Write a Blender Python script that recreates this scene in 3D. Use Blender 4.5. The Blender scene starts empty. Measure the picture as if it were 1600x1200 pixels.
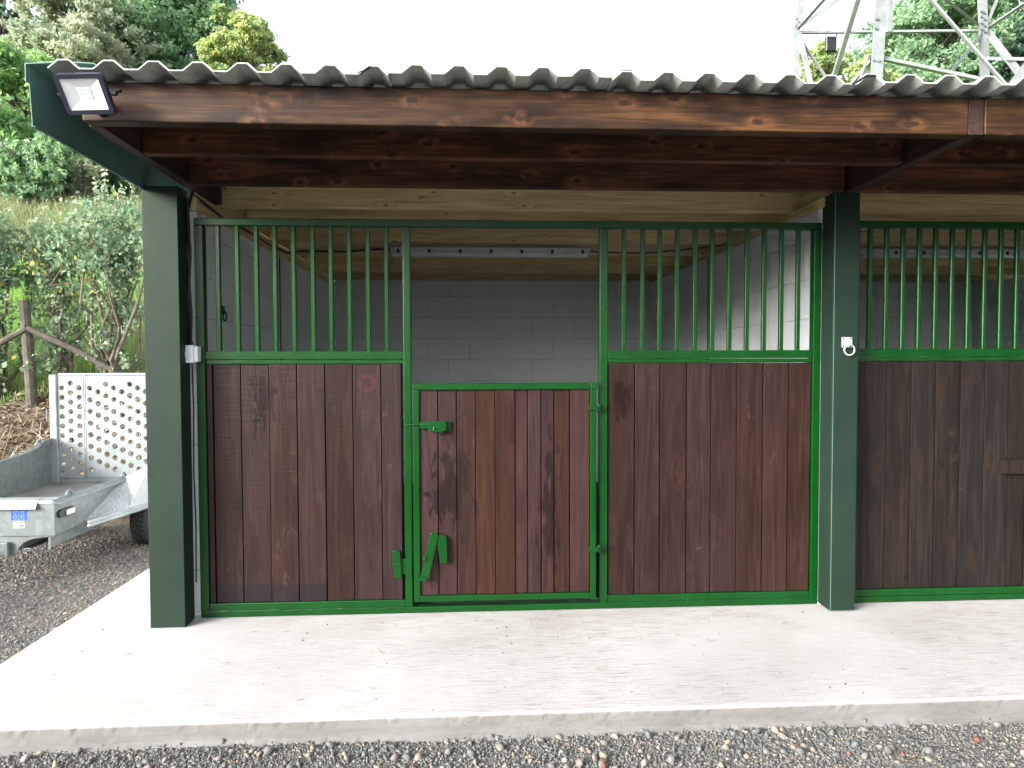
import bpy, math, random
import numpy as np
from mathutils import Vector, Matrix

# ------------------------------------------------------------------ camera, world, sun, exposure
scene = bpy.context.scene
COL = scene.collection
F_PX, YAW, PITCH, ROLL = 1099.6, .0556, -.0344, -.003
CAM = Vector((1.4466, -3.7744, 1.367))
fwd = Vector((math.sin(YAW)*math.cos(PITCH), math.cos(YAW)*math.cos(PITCH), math.sin(PITCH)))
rgt = Vector((math.cos(YAW), -math.sin(YAW), 0))
upv = rgt.cross(fwd)
R_ = math.cos(ROLL)*rgt + math.sin(ROLL)*upv
U_ = math.cos(ROLL)*upv - math.sin(ROLL)*rgt
cd = bpy.data.cameras.new('camera')
cam = bpy.data.objects.new('camera', cd)
COL.objects.link(cam)
cd.sensor_width = 36.0
cd.lens = F_PX/1600*36.0
cd.clip_start = .05
cd.clip_end = 2000
cam.matrix_world = Matrix(((R_.x, U_.x, -fwd.x, CAM.x), (R_.y, U_.y, -fwd.y, CAM.y), (R_.z, U_.z, -fwd.z, CAM.z), (0, 0, 0, 1)))
scene.camera = cam
scene.cycles.diffuse_bounces = 6

SUN_EL, SUN_AZ = math.radians(20), math.radians(233)      # azimuth clockwise from +Y: behind the camera, to its left
w = bpy.data.worlds.new('World')
scene.world = w
w.use_nodes = True
wt = w.node_tree
wt.nodes.clear()
sky = wt.nodes.new('ShaderNodeTexSky')
sky.sky_type = 'NISHITA'
sky.sun_disc = False
sky.sun_elevation = SUN_EL
sky.sun_rotation = SUN_AZ
sky.dust_density = 3.0
hs = wt.nodes.new('ShaderNodeHueSaturation')               # overcast: the blue is veiled by cloud
hs.inputs['Saturation'].default_value = .42
bg = wt.nodes.new('ShaderNodeBackground')
bg.inputs['Strength'].default_value = .15
wo = wt.nodes.new('ShaderNodeOutputWorld')
wt.links.new(sky.outputs[0], hs.inputs['Color'])
wt.links.new(hs.outputs[0], bg.inputs['Color'])
wt.links.new(bg.outputs[0], wo.inputs['Surface'])
sd = bpy.data.lights.new('sun', 'SUN')
sd.energy = 2.0
sd.angle = math.radians(26)
sd.color = (1, .995, .98)
sun = bpy.data.objects.new('sun', sd)
COL.objects.link(sun)
sdir = Vector((math.sin(SUN_AZ)*math.cos(SUN_EL), math.cos(SUN_AZ)*math.cos(SUN_EL), math.sin(SUN_EL)))
sun.rotation_euler = (-sdir).to_track_quat('-Z', 'Y').to_euler()
scene.view_settings.view_transform = 'Standard'
scene.view_settings.look = 'None'
scene.view_settings.gamma = 1
scene.view_settings.exposure = 2.0

def at(px, py, y):
    """world point seen at a photograph pixel, standing on the vertical plane of depth y"""
    d = fwd + R_*((px-800)/F_PX) - U_*((py-600)/F_PX)
    return CAM + d*((y-CAM.y)/d.y)

rng = np.random.default_rng(7)
random.seed(7)

# ------------------------------------------------------------------ mesh collector
class MB:
    def __init__(s):
        s.v = []; s.f = []; s.r = []; s.cur = 0.0
    def poly(s, vs, fs):
        b = len(s.v)
        s.v += [tuple(p) for p in vs]
        s.f += [tuple(b+i for i in f) for f in fs]
        s.r += [s.cur]*len(fs)
        return s
    def box(s, x0, x1, y0, y1, z0, z1):
        return s.poly([(x0,y0,z0),(x1,y0,z0),(x1,y1,z0),(x0,y1,z0),(x0,y0,z1),(x1,y0,z1),(x1,y1,z1),(x0,y1,z1)],
                      [(0,3,2,1),(4,5,6,7),(0,1,5,4),(1,2,6,5),(2,3,7,6),(3,0,4,7)])
    def prism(s, pts, axis, a, b):
        """2-D outline extruded along axis between a and b"""
        n = len(pts)
        def mk(p, t):
            q = list(p); q.insert(axis, t); return tuple(q)
        vs = [mk(p, a) for p in pts] + [mk(p, b) for p in pts]
        fs = [tuple(range(n-1, -1, -1)), tuple(range(n, 2*n))]
        fs += [(i, (i+1) % n, n+(i+1) % n, n+i) for i in range(n)]
        return s.poly(vs, fs)
    def sweep(s, pts, rad, n=8, caps=True, prof=None):
        pts = [Vector(p) for p in pts]
        if not hasattr(rad, '__len__'): rad = [rad]*len(pts)
        rings = []
        up = None
        for i, p in enumerate(pts):
            t = (pts[min(i+1, len(pts)-1)] - pts[max(i-1, 0)]).normalized()
            if up is None:
                up = Vector((0, 0, 1)) if abs(t.z) < .9 else Vector((0, 1, 0))
            a = t.cross(up).normalized(); b = a.cross(t).normalized(); up = b
            if prof: rings.append([p + a*(x*rad[i]) + b*(y*rad[i]) for x, y in prof])
            else: rings.append([p + (a*math.cos(2*math.pi*k/n) + b*math.sin(2*math.pi*k/n))*rad[i] for k in range(n)])
        n = len(rings[0])
        vs = [q for r in rings for q in r]
        fs = []
        for i in range(len(pts)-1):
            for k in range(n):
                fs.append((i*n+k, i*n+(k+1) % n, (i+1)*n+(k+1) % n, (i+1)*n+k))
        if caps:
            fs.append(tuple(range(n-1, -1, -1))); fs.append(tuple((len(pts)-1)*n+k for k in range(n)))
        return s.poly(vs, fs)
    def torus(s, c, R, r, ax=1, n=20, m=8):
        vs = []; fs = []
        for i in range(n):
            a = 2*math.pi*i/n
            for j in range(m):
                b = 2*math.pi*j/m
                u = (R+r*math.cos(b))*math.cos(a); v = (R+r*math.cos(b))*math.sin(a); w_ = r*math.sin(b)
                q = [u, v]; q.insert(ax, w_)
                vs.append((c[0]+q[0], c[1]+q[1], c[2]+q[2]))
        for i in range(n):
            for j in range(m):
                fs.append((i*m+j, ((i+1) % n)*m+j, ((i+1) % n)*m+(j+1) % m, i*m+(j+1) % m))
        return s.poly(vs, fs)
    def build(s, name, mat, parent=None, bevel=0, smooth=False, seg=2):
        me = bpy.data.meshes.new(name)
        off = Vector(parent_loc(parent)) if parent else Vector((0, 0, 0))
        me.from_pydata([(a-off.x, b-off.y, c-off.z) for a, b, c in s.v], [], s.f)
        me.validate()
        at_ = me.attributes.new('rnd', 'FLOAT', 'FACE')
        if len(me.polygons) == len(s.r): at_.data.foreach_set('value', s.r)
        return finish(me, name, mat, parent, bevel, smooth, seg)

def parent_loc(p):
    l = Vector((0, 0, 0))
    while p:
        l += p.location; p = p.parent
    return l

def finish(me, name, mat, parent, bevel=0, smooth=False, seg=2):
    me.materials.append(mat)
    if smooth: me.polygons.foreach_set('use_smooth', [True]*len(me.polygons))
    o = bpy.data.objects.new(name, me)
    COL.objects.link(o)
    if parent: o.parent = parent
    if bevel:
        b = o.modifiers.new('bevel', 'BEVEL'); b.width = bevel; b.segments = seg; b.limit_method = 'ANGLE'; b.angle_limit = math.radians(40)
    return o

def npmesh(name, V, Fq, rnd, mat, parent=None, smooth=False):
    """V (n,3), Fq (m,k) arrays, rnd per face"""
    me = bpy.data.meshes.new(name)
    k = Fq.shape[1]
    off = np.array(parent_loc(parent)) if parent else np.zeros(3)
    me.vertices.add(len(V)); me.vertices.foreach_set('co', (V-off).astype(np.float32).ravel())
    me.loops.add(len(Fq)*k); me.loops.foreach_set('vertex_index', Fq.astype(np.int32).ravel())
    me.polygons.add(len(Fq)); me.polygons.foreach_set('loop_start', np.arange(0, len(Fq)*k, k, dtype=np.int32))
    me.update(calc_edges=True)
    a = me.attributes.new('rnd', 'FLOAT', 'FACE'); a.data.foreach_set('value', np.asarray(rnd, np.float32))
    return finish(me, name, mat, parent, 0, smooth)

def empty(name, loc, label, cat, group=None):
    o = bpy.data.objects.new(name, None); COL.objects.link(o); o.location = loc
    o.empty_display_size = .2
    return tag(o, label, cat, group)
def tag(o, label, cat, group=None, kind=None):
    o['label'] = label; o['category'] = cat
    if group: o['group'] = group
    if kind: o['kind'] = kind
    return o
def structure(o, label=None):
    o['kind'] = 'structure'
    if label: o['label'] = label
    return o

# ------------------------------------------------------------------ materials
class NT:
    def __init__(s, name):
        s.m = bpy.data.materials.new(name); s.m.use_nodes = True
        s.t = s.m.node_tree; s.t.nodes.clear()
        s.out = s.t.nodes.new('ShaderNodeOutputMaterial')
    def n(s, typ, ins=None, **kw):
        nd = s.t.nodes.new('ShaderNode'+typ)
        for k, v in kw.items(): setattr(nd, k, v)
        for k, v in (ins or {}).items():
            if isinstance(v, bpy.types.NodeSocket): s.t.links.new(v, nd.inputs[k])
            elif v is not None: nd.inputs[k].default_value = v
        return nd
    def obj(s): return s.n('TexCoord').outputs['Object']
    def mapv(s, v, scale=(1,1,1), loc=(0,0,0)):
        return s.n('Mapping', {'Vector': v, 'Scale': scale, 'Location': loc}).outputs[0]
    def noise(s, v, scale=5., detail=4., rough=.55, dist=0.):
        return s.n('TexNoise', {'Vector': v, 'Scale': scale, 'Detail': detail, 'Roughness': rough, 'Distortion': dist}).outputs['Fac']
    def ramp(s, f, stops, interp='LINEAR'):
        r = s.n('ValToRGB', {'Fac': f}); e = r.color_ramp; e.interpolation = interp
        while len(e.elements) < len(stops): e.elements.new(.5)
        for el, (p, c) in zip(e.elements, stops):
            el.position = p; el.color = (c, c, c, 1) if not hasattr(c, '__len__') else (*c, 1)
        return r.outputs['Color']
    def math(s, op, a, b=0., clamp=False):
        nd = s.n('Math', operation=op, use_clamp=clamp)
        for i, x in enumerate((a, b)):
            if isinstance(x, bpy.types.NodeSocket): s.t.links.new(x, nd.inputs[i])
            else: nd.inputs[i].default_value = x
        return nd.outputs[0]
    def mix(s, f, a, b, mode='MIX'):
        nd = s.n('Mix', data_type='RGBA', blend_type=mode)
        for i, x in ((0, f), (6, a), (7, b)):
            if isinstance(x, bpy.types.NodeSocket): s.t.links.new(x, nd.inputs[i])
            elif i == 0: nd.inputs[0].default_value = x
            else: nd.inputs[i].default_value = (*x, 1)
        return nd.outputs[2]
    def bump(s, h, strength=.3, dist=.01, normal=None):
        return s.n('Bump', {'Height': h, 'Strength': strength, 'Distance': dist, 'Normal': normal}).outputs[0]
    def rnd(s): return s.n('Attribute', attribute_name='rnd').outputs['Fac']
    def bsdf(s, color, rough=.6, normal=None, metal=0., spec=.5, coat=0., coat_r=.1):
        ins = {'Base Color': color if isinstance(color, bpy.types.NodeSocket) else (*color, 1), 'Roughness': rough, 'Metallic': metal,
               'Specular IOR Level': spec, 'Normal': normal, 'Coat Weight': coat, 'Coat Roughness': coat_r}
        b = s.n('BsdfPrincipled', ins)
        s.t.links.new(b.outputs[0], s.out.inputs['Surface']); return b

def simple(name, c, rough=.6, metal=0., var=.15, scale=8., bump=.05, spec=.5):
    t = NT(name); o = t.obj()
    f = t.noise(o, scale, 6)
    c0 = tuple(x*(1-var) for x in c); c1 = tuple(min(1, x*(1+var)) for x in c)
    col = t.ramp(f, [(.3, c0), (.7, c1)])
    t.bsdf(col, rough, t.bump(t.noise(o, scale*8, 3), bump, .003), metal, spec)
    return t.m

def spot(t, o, c, rx, rz):
    """soft elliptical mask round c in the x-z plane"""
    d = t.n('VectorMath', {0: t.mapv(o, (1/rx, 0, 1/rz), (-c[0]/rx, 0, -c[1]/rz))}, operation='LENGTH').outputs['Value']
    return t.math('SUBTRACT', 1., d, True)

def wood(name, dark, mid, light, axis='z', grain=1., knots=.6, rough=.55, blot=0.5, spots=(), bump=.35, saw=False, knotcol=(.02,.01,.006), spotcol=(.008,.0025,.002), band=None, vary=.35, kdens=.6, scuff=0., ring=None, kscale=None, ksize=1.):
    t = NT(name); o = t.obj(); r = t.rnd()
    offs = t.n('CombineXYZ', {0: t.math('MULTIPLY', r, 7.), 1: t.math('MULTIPLY', r, 3.), 2: t.math('MULTIPLY', r, 11.)}).outputs[0]
    v = t.n('VectorMath', {0: o, 1: offs}, operation='ADD').outputs[0]
    sc = {'z': (22, 22, 1.1), 'x': (1.1, 22, 22), 'y': (22, 1.1, 22)}[axis]
    fine = {'z': (160, 160, 5), 'x': (5, 160, 160), 'y': (160, 5, 160)}[axis]
    ks = kscale or {'z': (7, 7, 2.2), 'x': (3.6, 7, 9), 'y': (7, 3.2, 7)}[axis]
    # knots bend the grain round them
    sv = t.n('SeparateXYZ', {0: t.mapv(v, ks)})
    k2 = t.n('CombineXYZ', {0: sv.outputs[1 if axis == 'y' else 0], 1: sv.outputs[2]}).outputs[0]
    k2 = t.n('VectorMath', {0: k2, 1: t.n('VectorMath', {0: t.n('TexNoise', {'Vector': t.mapv(v, (14, 14, 14)), 'Scale': 1.}).outputs['Color'], 'Scale': .16}, operation='SCALE').outputs[0]}, operation='ADD').outputs[0]
    kn = t.n('TexVoronoi', {'Vector': k2, 'Scale': 1., 'Randomness': 1.}, feature='F1', voronoi_dimensions='2D')
    few = t.math('GREATER_THAN', t.n('SeparateColor', {0: kn.outputs['Color']}).outputs[0], 1.-kdens)
    kv = t.math('ADD', kn.outputs['Distance'], t.math('MULTIPLY', t.math('SUBTRACT', 1., few), .6))
    bend = t.math('MULTIPLY', t.ramp(kv, [(0, 1.), (.3, 0.)]), .9)
    gv = t.n('VectorMath', {0: t.mapv(v, sc), 1: t.n('CombineXYZ', {0: bend, 1: bend, 2: bend}).outputs[0]}, operation='ADD').outputs[0]
    g1 = t.noise(gv, 1., 7, .62, 1.6)
    g2 = t.noise(t.mapv(v, fine), 1., 3, .6)
    g = t.math('ADD', t.math('MULTIPLY', g1, .62), t.math('MULTIPLY', g2, .38))
    col = t.ramp(g, [(.34, dark), (.5, mid), (.66, light)])
    bl = t.noise(t.mapv(v, {'z': (3, 3, 1.2), 'x': (1.6, 3, 5), 'y': (3, 1.6, 3)}[axis]), 1.6, 4, .6)
    col = t.mix(t.math('MULTIPLY', t.ramp(bl, [(.42, 0.), (.68, 1.)]), blot), col, tuple(x*.35 for x in dark))
    # each board took the stain differently
    wn = t.n('TexWhiteNoise', {'W': t.math('MULTIPLY', r, 91.7)}, noise_dimensions='1D')
    hue = t.n('HueSaturation', {'Hue': t.math('ADD', .49, t.math('MULTIPLY', wn.outputs['Value'], .025)), 'Saturation': t.math('ADD', .8, t.math('MULTIPLY', wn.outputs['Value'], .4)),
                                'Value': t.math('ADD', 1-vary*.5, t.math('MULTIPLY', t.n('TexWhiteNoise', {'W': t.math('MULTIPLY', r, 37.3)}, noise_dimensions='1D').outputs['Value'], vary)), 'Color': col}).outputs[0]
    col = hue
    km = t.math('MULTIPLY', t.ramp(kv, [(.06*ksize, 1.), (.13*ksize, 0.)]), knots)
    halo = t.math('MULTIPLY', t.math('MULTIPLY', t.ramp(kv, [(.12*ksize, 1.), (.34*ksize, 0.)]), t.ramp(t.noise(t.mapv(v, (22, 22, 22)), 1., 3, .6), [(.4, 0.), (.6, 1.)])), knots*.75)
    col = t.mix(halo, col, (light[0]*1.15, light[1]*1.05, light[2]*.85))
    col = t.mix(km, col, knotcol)
    if scuff:
        sc_ = t.ramp(t.noise(t.mapv(v, (5, 5, 3)), 1., 10, .78, 2.2), [(.60, 0.), (.72, scuff)])
        col = t.mix(sc_, col, (.16, .125, .115))
        pt = t.ramp(t.noise(t.mapv(v, (130, 130, 40)), 1., 2, .5), [(.72, 0.), (.76, .7)])
        col = t.mix(pt, col, tuple(x*.3 for x in dark))
    rgh = rough
    for (c, rx, rz) in spots:
        m = spot(t, o, c, rx, rz)
        nz = t.noise(t.mapv(o, (30, 30, 9)), 1., 9, .72, .6)
        m = t.ramp(t.math('SUBTRACT', t.math('ADD', m, t.math('MULTIPLY', nz, 4.2)), t.math('ADD', 2.35, t.math('MULTIPLY', t.math('LESS_THAN', m, .01), 2.))), [(.22, 0.), (.30, .92)])
        col = t.mix(m, col, spotcol)
    if ring:
        dd = t.n('VectorMath', {0: t.mapv(o, (1, 0, 1), (-ring[0], 0, -ring[1]))}, operation='LENGTH').outputs['Value']
        rm = t.math('MULTIPLY', t.ramp(t.math('MULTIPLY', dd, 10.), [(.22, 0.), (.34, .38), (.42, .38), (.52, 0.)]), t.ramp(t.noise(o, 30, 4), [(.35, .3), (.55, 1.)]))
        col = t.mix(rm, col, (.11, .02, .018))
    if band:                                                   # darker, newer stain along the foot of the boards
        z = t.n('SeparateXYZ', {0: o}).outputs[2]
        m = t.math('MULTIPLY', t.ramp(t.math('SUBTRACT', z, band), [(0., .6), (.012, 0.)]), t.math('LESS_THAN', t.n('SeparateXYZ', {0: o}).outputs[0], -1.02))
        col = t.mix(m, col, (.009, .008, .011))
    h = t.math('ADD', g, t.math('MULTIPLY', t.noise(t.mapv(v, {'z': (3, 3, 130), 'x': (130, 3, 3), 'y': (3, 130, 3)}[axis]), 1., 2), .5 if saw else .1))
    t.bsdf(col, rgh, t.bump(h, bump, .004), 0., .2)
    return t.m

M = {}
# glossy green gate paint with brush marks and runs
t = NT('gate_green_paint'); o = t.obj()
col = t.ramp(t.noise(o, 9, 5), [(.3, (0.0003, 0.0351, 0.0028)), (.7, (0.0006, 0.0492, 0.0050))])
chips = t.ramp(t.noise(o, 45, 4, .7), [(.71, 0.), (.74, 1.)])
col = t.mix(chips, col, (.04, .16, .06))
b1 = t.bump(t.noise(o, 260, 2, .6), .5, .002)
b2 = t.bump(t.noise(o, 60, 2), .12, .003, b1)
t.bsdf(col, .2, b2, 0., .36, 0., .08); M['green'] = t.m
# powder-coated steel cladding
def clad(name, c0, c1, rough=.5):
    t = NT(name); o = t.obj()
    col = t.ramp(t.noise(o, 3, 5), [(.3, c0), (.7, c1)])
    dust = t.ramp(t.noise(t.mapv(o, (9, 9, 2)), 2, 6, .7), [(.55, 0.), (.8, .35)])
    col = t.mix(dust, col, tuple(x*1.6+.01 for x in c1))
    t.bsdf(col, rough, t.bump(t.noise(o, 300, 2), .12, .002), 0., .22); return t.m
M['clad'] = clad('post_green_cladding', (.0085, .021, .0125), (.0125, .028, .0175), .6)
M['trim'] = clad('trim_dark_green', (0.0880, 0.1714, 0.1607), (0.1056, 0.1999, 0.1856))
# concrete
t = NT('brushed_concrete'); o = t.obj()
big = t.noise(o, 1.3, 6, .6)
col = t.ramp(big, [(.3, (0.3712, 0.3613, 0.3463)), (.7, (0.4738, 0.4674, 0.4564))])
lines = t.noise(t.mapv(o, (7, 110, 30)), 1., 5, .75)
reg = t.ramp(t.noise(t.mapv(o, (.7, 1.1, 1)), 1., 3), [(.36, 0.), (.58, 1.)])
x_ = t.n('SeparateXYZ', {0: o}).outputs[0]
reg2 = t.math('MULTIPLY', reg, t.ramp(t.math('MULTIPLY', t.math('ADD', x_, 1.), .2), [(.12, .12), (.45, 1.)]))
pit = t.math('MULTIPLY', t.ramp(t.noise(t.mapv(o, (60, 150, 40)), 1., 4, .8), [(.58, 0.), (.66, 1.)]), reg2)
col = t.mix(t.math('MULTIPLY', pit, .9), col, (.13, .09, .07))
col = t.mix(t.math('MULTIPLY', t.math('MULTIPLY', t.ramp(lines, [(.50, 0.), (.64, 1.)]), reg2), .68), col, (.17, .14, .12))
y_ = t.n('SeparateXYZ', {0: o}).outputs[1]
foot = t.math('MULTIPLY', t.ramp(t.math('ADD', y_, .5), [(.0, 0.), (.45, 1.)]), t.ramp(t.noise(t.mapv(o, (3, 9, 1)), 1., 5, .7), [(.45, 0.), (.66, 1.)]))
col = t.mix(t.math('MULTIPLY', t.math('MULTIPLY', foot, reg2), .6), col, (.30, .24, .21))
specks = t.ramp(t.n('TexVoronoi', {'Vector': t.mapv(o, (9, 13, 9)), 'Scale': 1.}).outputs['Distance'], [(.035, 1.), (.07, 0.)])
col = t.mix(t.math('MULTIPLY', specks, t.math('MULTIPLY', t.ramp(t.noise(o, 2.1, 2), [(.5, 0.), (.56, .8)]), 1.)), col, (.16, .12, .09))
z_ = t.n('SeparateXYZ', {0: o}).outputs[2]
side = t.ramp(t.math('MULTIPLY', z_, -10.), [(.05, 0.), (.16, 1.)])
mottle = t.ramp(t.noise(t.mapv(o, (3, 3, 14)), 1., 6, .65), [(.35, 0.), (.65, 1.)])
col = t.mix(t.math('MULTIPLY', side, .8), col, t.mix(mottle, (0.1147, 0.1099, 0.0972), (0.1755, 0.1698, 0.1555)))  # kerb face below the top edge is coloured darker, in two tones
t.bsdf(col, .85, t.bump(t.math('ADD', lines, t.math('MULTIPLY', pit, -1.5)), .3, .004)); M['concrete'] = t.m

M['rubber'] = simple('rubber_floor', (.05, .05, .05), .8)
# painted block walls
def blocks(name, side, c=.83):
    t = NT(name); o = t.obj(); s = t.n('SeparateXYZ', {0: o})
    v = t.n('CombineXYZ', {0: s.outputs[1 if side else 0], 1: t.math('SUBTRACT', s.outputs[2], .02)}).outputs[0]
    if not side: v = t.mapv(v, (1, 1, 1), (.162, 0, 0))
    br = t.n('TexBrick', {'Vector': v, 'Color1': (1, 1, 1, 1), 'Color2': (.9, .9, .9, 1), 'Mortar': (0, 0, 0, 1), 'Scale': 1., 'Mortar Size': .0035, 'Mortar Smooth': .6, 'Bias': 0., 'Brick Width': .45, 'Row Height': .225}, offset=.5)
    brk = br.outputs['Color']
    worn = t.noise(o, 3.5, 4)
    vis = t.math('MULTIPLY', br.outputs['Fac'], t.ramp(worn, [(.35, .1), (.6, .6)]))
    base = t.ramp(t.noise(o, 2.5, 6), [(.3, (c*.91, c*.95, c*.985)), (.7, (c*.98, c*1.01, c*1.04))])
    pits = t.ramp(t.noise(o, 38, 3, .8), [(.73, 0.), (.77, 1.)])
    col = t.mix(t.math('MULTIPLY', pits, .7), base, (.12, .12, .12))
    col = t.mix(vis, col, (.17, .18, .18))
    h = t.math('ADD', t.math('MULTIPLY', br.outputs['Fac'], -1.2), t.math('MULTIPLY', t.noise(o, 120, 4, .7), .35))
    t.bsdf(col, .75, t.bump(h, .5, .006)); return t.m
M['wall_side'] = blocks('painted_block_side', True)
M['wall_back'] = blocks('painted_block_back', False, .84)
# roof sheet
t = NT('fibre_cement'); o = t.obj()
col = t.ramp(t.noise(o, 14, 6, .7), [(.3, (0.2830, 0.3125, 0.2890)), (.7, (0.4403, 0.4848, 0.4439))])
col = t.mix(t.ramp(t.noise(t.mapv(o, (8, 2, 8)), 3, 5), [(.5, 0.), (.75, .5)]), col, (.12, .13, .11))
t.bsdf(col, .85, t.bump(t.noise(o, 160, 4), .35, .004)); M['sheet'] = t.m
M['fascia'] = wood('stained_fascia', (0.0148, 0.0069, 0.0045), (0.0473, 0.0214, 0.0124), (0.1150, 0.0535, 0.0282), 'x', knots=.95, blot=.9, kdens=.55, ksize=1.1, kscale=(5, 7, 10), rough=.5, vary=.2)
M['purlin'] = wood('dark_stained_purlin', (0.0277, 0.0123, 0.0093), (0.0768, 0.0298, 0.0185), (0.1812, 0.0702, 0.0401), 'x', knots=.9, blot=.85, rough=.6, saw=True, kdens=.5, ksize=1.1, kscale=(5, 7, 10))
M['rafter'] = wood('dark_stained_rafter', (0.0168, 0.0078, 0.0059), (0.0420, 0.0203, 0.0152), (0.0840, 0.0429, 0.0338), 'y', knots=.6, blot=.6)
M['pine'] = wood('bare_pine', (0.4048, 0.2846, 0.1444), (0.6072, 0.4554, 0.2502), (0.7912, 0.6262, 0.3850), 'x', knots=.8, blot=.05, kdens=.35, ksize=.6, rough=.7, knotcol=(0.1656, 0.0853, 0.0385), bump=.15)
M['pine_y'] = wood('bare_pine_plate', (0.4048, 0.2846, 0.1444), (0.6072, 0.4554, 0.2502), (0.7912, 0.6262, 0.3850), 'y', knots=.7, blot=.05, rough=.7, knotcol=(0.1656, 0.0853, 0.0385), bump=.15)
board_spots = [((.33-1.68, 1.16), .09, .24), ((2.245-1.68, 1.17), .075, .20)]
M['boards'] = wood('red_brown_boards', (0.0127, 0.0059, 0.0051), (0.0241, 0.0115, 0.0100), (0.0415, 0.0218, 0.0193), 'z', knots=.45, blot=.25, saw=True, spots=board_spots, band=.165, vary=.2, rough=.42, scuff=.35, bump=.6, ring=(.883-1.68, 1.245))
M['door_boards'] = wood('red_brown_door_boards', (0.0142, 0.0054, 0.0043), (0.0298, 0.0111, 0.0087), (0.0491, 0.0209, 0.0169), 'z', knots=.35, blot=.35, saw=True,
                        spots=[((1.335-1.68, .70), .17, .34), ((1.27-1.68, .62), .11, .20), ((1.86-1.68, .55), .085, .55)], vary=.22, scuff=.25, bump=.6)
M['boards_dark'] = wood('grey_brown_boards', (0.0063, 0.0046, 0.0045), (0.0138, 0.0091, 0.0080), (0.0289, 0.0181, 0.0147), 'z', knots=.65, blot=.35, vary=.25, scuff=.15, bump=.6)
# galvanised steel
t = NT('galvanised_steel'); o = t.obj()
col = t.ramp(t.n('TexVoronoi', {'Vector': o, 'Scale': 30.}).outputs['Color'], [(.2, (0.1440, 0.1692, 0.1692)), (.8, (0.1944, 0.2232, 0.2196))])
col = t.mix(t.ramp(t.noise(o, 6, 6, .7), [(.45, 0.), (.75, .6)]), col, (0.1368, 0.1440, 0.1296))
t.bsdf(col, .5, t.bump(t.noise(o, 40, 3), .08, .004), .35, .5); M['galv'] = t.m
M['galv_bright'] = simple('bright_galvanised_sheet', (0.2440, 0.2728, 0.2728), .5, .1, .22, 5, .1)
t = NT('chequer_plate'); o = t.obj()
ck = t.n('TexVoronoi', {'Vector': t.mapv(o, (1, .6, 1)), 'Scale': 60.}).outputs['Distance']
t.bsdf(t.ramp(t.noise(o, 8, 4), [(.3, (0.3360, 0.3600, 0.3600)), (.7, (0.4000, 0.4240, 0.4240))]), .45, t.bump(t.ramp(ck, [(.2, 1.), (.5, 0.)]), .6, .008), .2); M['chequer'] = t.m
M['tower'] = simple('pylon_galvanised', (0.2040, 0.2244, 0.2244), .6, .15, .2, 3, .05)
M['dark_metal'] = simple('dark_metal', (.02, .02, .022), .5)
M['black'] = simple('black_plastic', (.006, .007, .009), .7)
M['navy'] = simple('floodlight_body', (.016, .020, .032), .4)
M['white_plastic'] = simple('white_plastic', (.78, .81, .82), .35, var=.06)
M['reflector'] = simple('white_reflector', (.80, .84, .85), .3, var=.03)
M['led'] = simple('led_chips', (.55, .62, .60), .4, var=.1, scale=80)
M['glassy'] = simple('lamp_diffuser', (.80, .84, .86), .2, var=.1)
M['zinc'] = simple('zinc_plated', (.62, .65, .65), .35, .5, .1)
M['mat'] = simple('deck_mat', (.20, .19, .18), .8, var=.25, scale=5, bump=.3)
M['tyre'] = simple('tyre_rubber', (.025, .025, .025), .85, bump=.3)
M['blue'] = simple('blue_sticker', (.03, .09, .42), .4, var=.1)
M['blue_light'] = simple('pale_print', (.35, .48, .75), .4, var=.05)
M['white_sticker'] = simple('white_sticker', (.75, .72, .72), .4, var=.05)
M['red_print'] = simple('red_print', (.55, .12, .10), .4, var=.05)
M['cable'] = simple('black_cable', (.010, .011, .013), .45)
M['bark'] = simple('bark', (.085, .068, .052), .9, var=.5, scale=12, bump=.8)
M['grey_wood'] = simple('weathered_fence_wood', (.085, .075, .058), .9, var=.4, scale=14, bump=.6)
M['twig'] = simple('twigs', (0.1200, 0.1008, 0.0750), .9, var=.4, scale=20)

def leafmat(name, stops, trans=.35, rough=.68):
    t = NT(name); r = t.rnd()
    col = t.ramp(r, stops)
    p = t.bsdf(col, rough, None, 0., .2)
    tr = t.n('BsdfTranslucent', {'Color': t.mix(1., col, (1.35, 1.4, 1.0), 'MULTIPLY')})
    trans = trans; mx = t.n('MixShader', {0: trans, 1: p.outputs[0], 2: tr.outputs[0]})
    t.t.links.new(mx.outputs[0], t.out.inputs['Surface'])
    return t.m
def greens(a, b, c, extra=None):
    st = [(0., a), (.45, b), (.9, c)]
    if extra: st[-1] = (.88, c); st.append((.95, extra))
    return st
M['leaf_dark'] = leafmat('leaf_dark', greens((0.0913, 0.1702, 0.1449), (0.1551, 0.2676, 0.2125), (0.2555, 0.3730, 0.2658)), .45)  # tree leaf colours are paled and greyed in place of haze and glare
M['leaf_mid'] = leafmat('leaf_mid', greens((0.1366, 0.2432, 0.1570), (0.2279, 0.3648, 0.2294), (0.3648, 0.4864, 0.3018)), .45)
M['leaf_olive'] = leafmat('leaf_olive', greens((0.2006, 0.2676, 0.2054), (0.3282, 0.3892, 0.3018), (0.5107, 0.5027, 0.4347), (0.5470, 0.3242, 0.3140)), .45)
M['leaf_bright'] = leafmat('leaf_bright', greens((0.1732, 0.3080, 0.1570), (0.2918, 0.4541, 0.2294), (0.4377, 0.5837, 0.2898), (0.7662, 0.5837, 0.1932)), .45)
M['leaf_yellow'] = leafmat('leaf_yellow', greens((0.2006, 0.2918, 0.1570), (0.3465, 0.4378, 0.2054), (0.5470, 0.5675, 0.2898), (0.7296, 0.5189, 0.2415)), .45)
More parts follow.
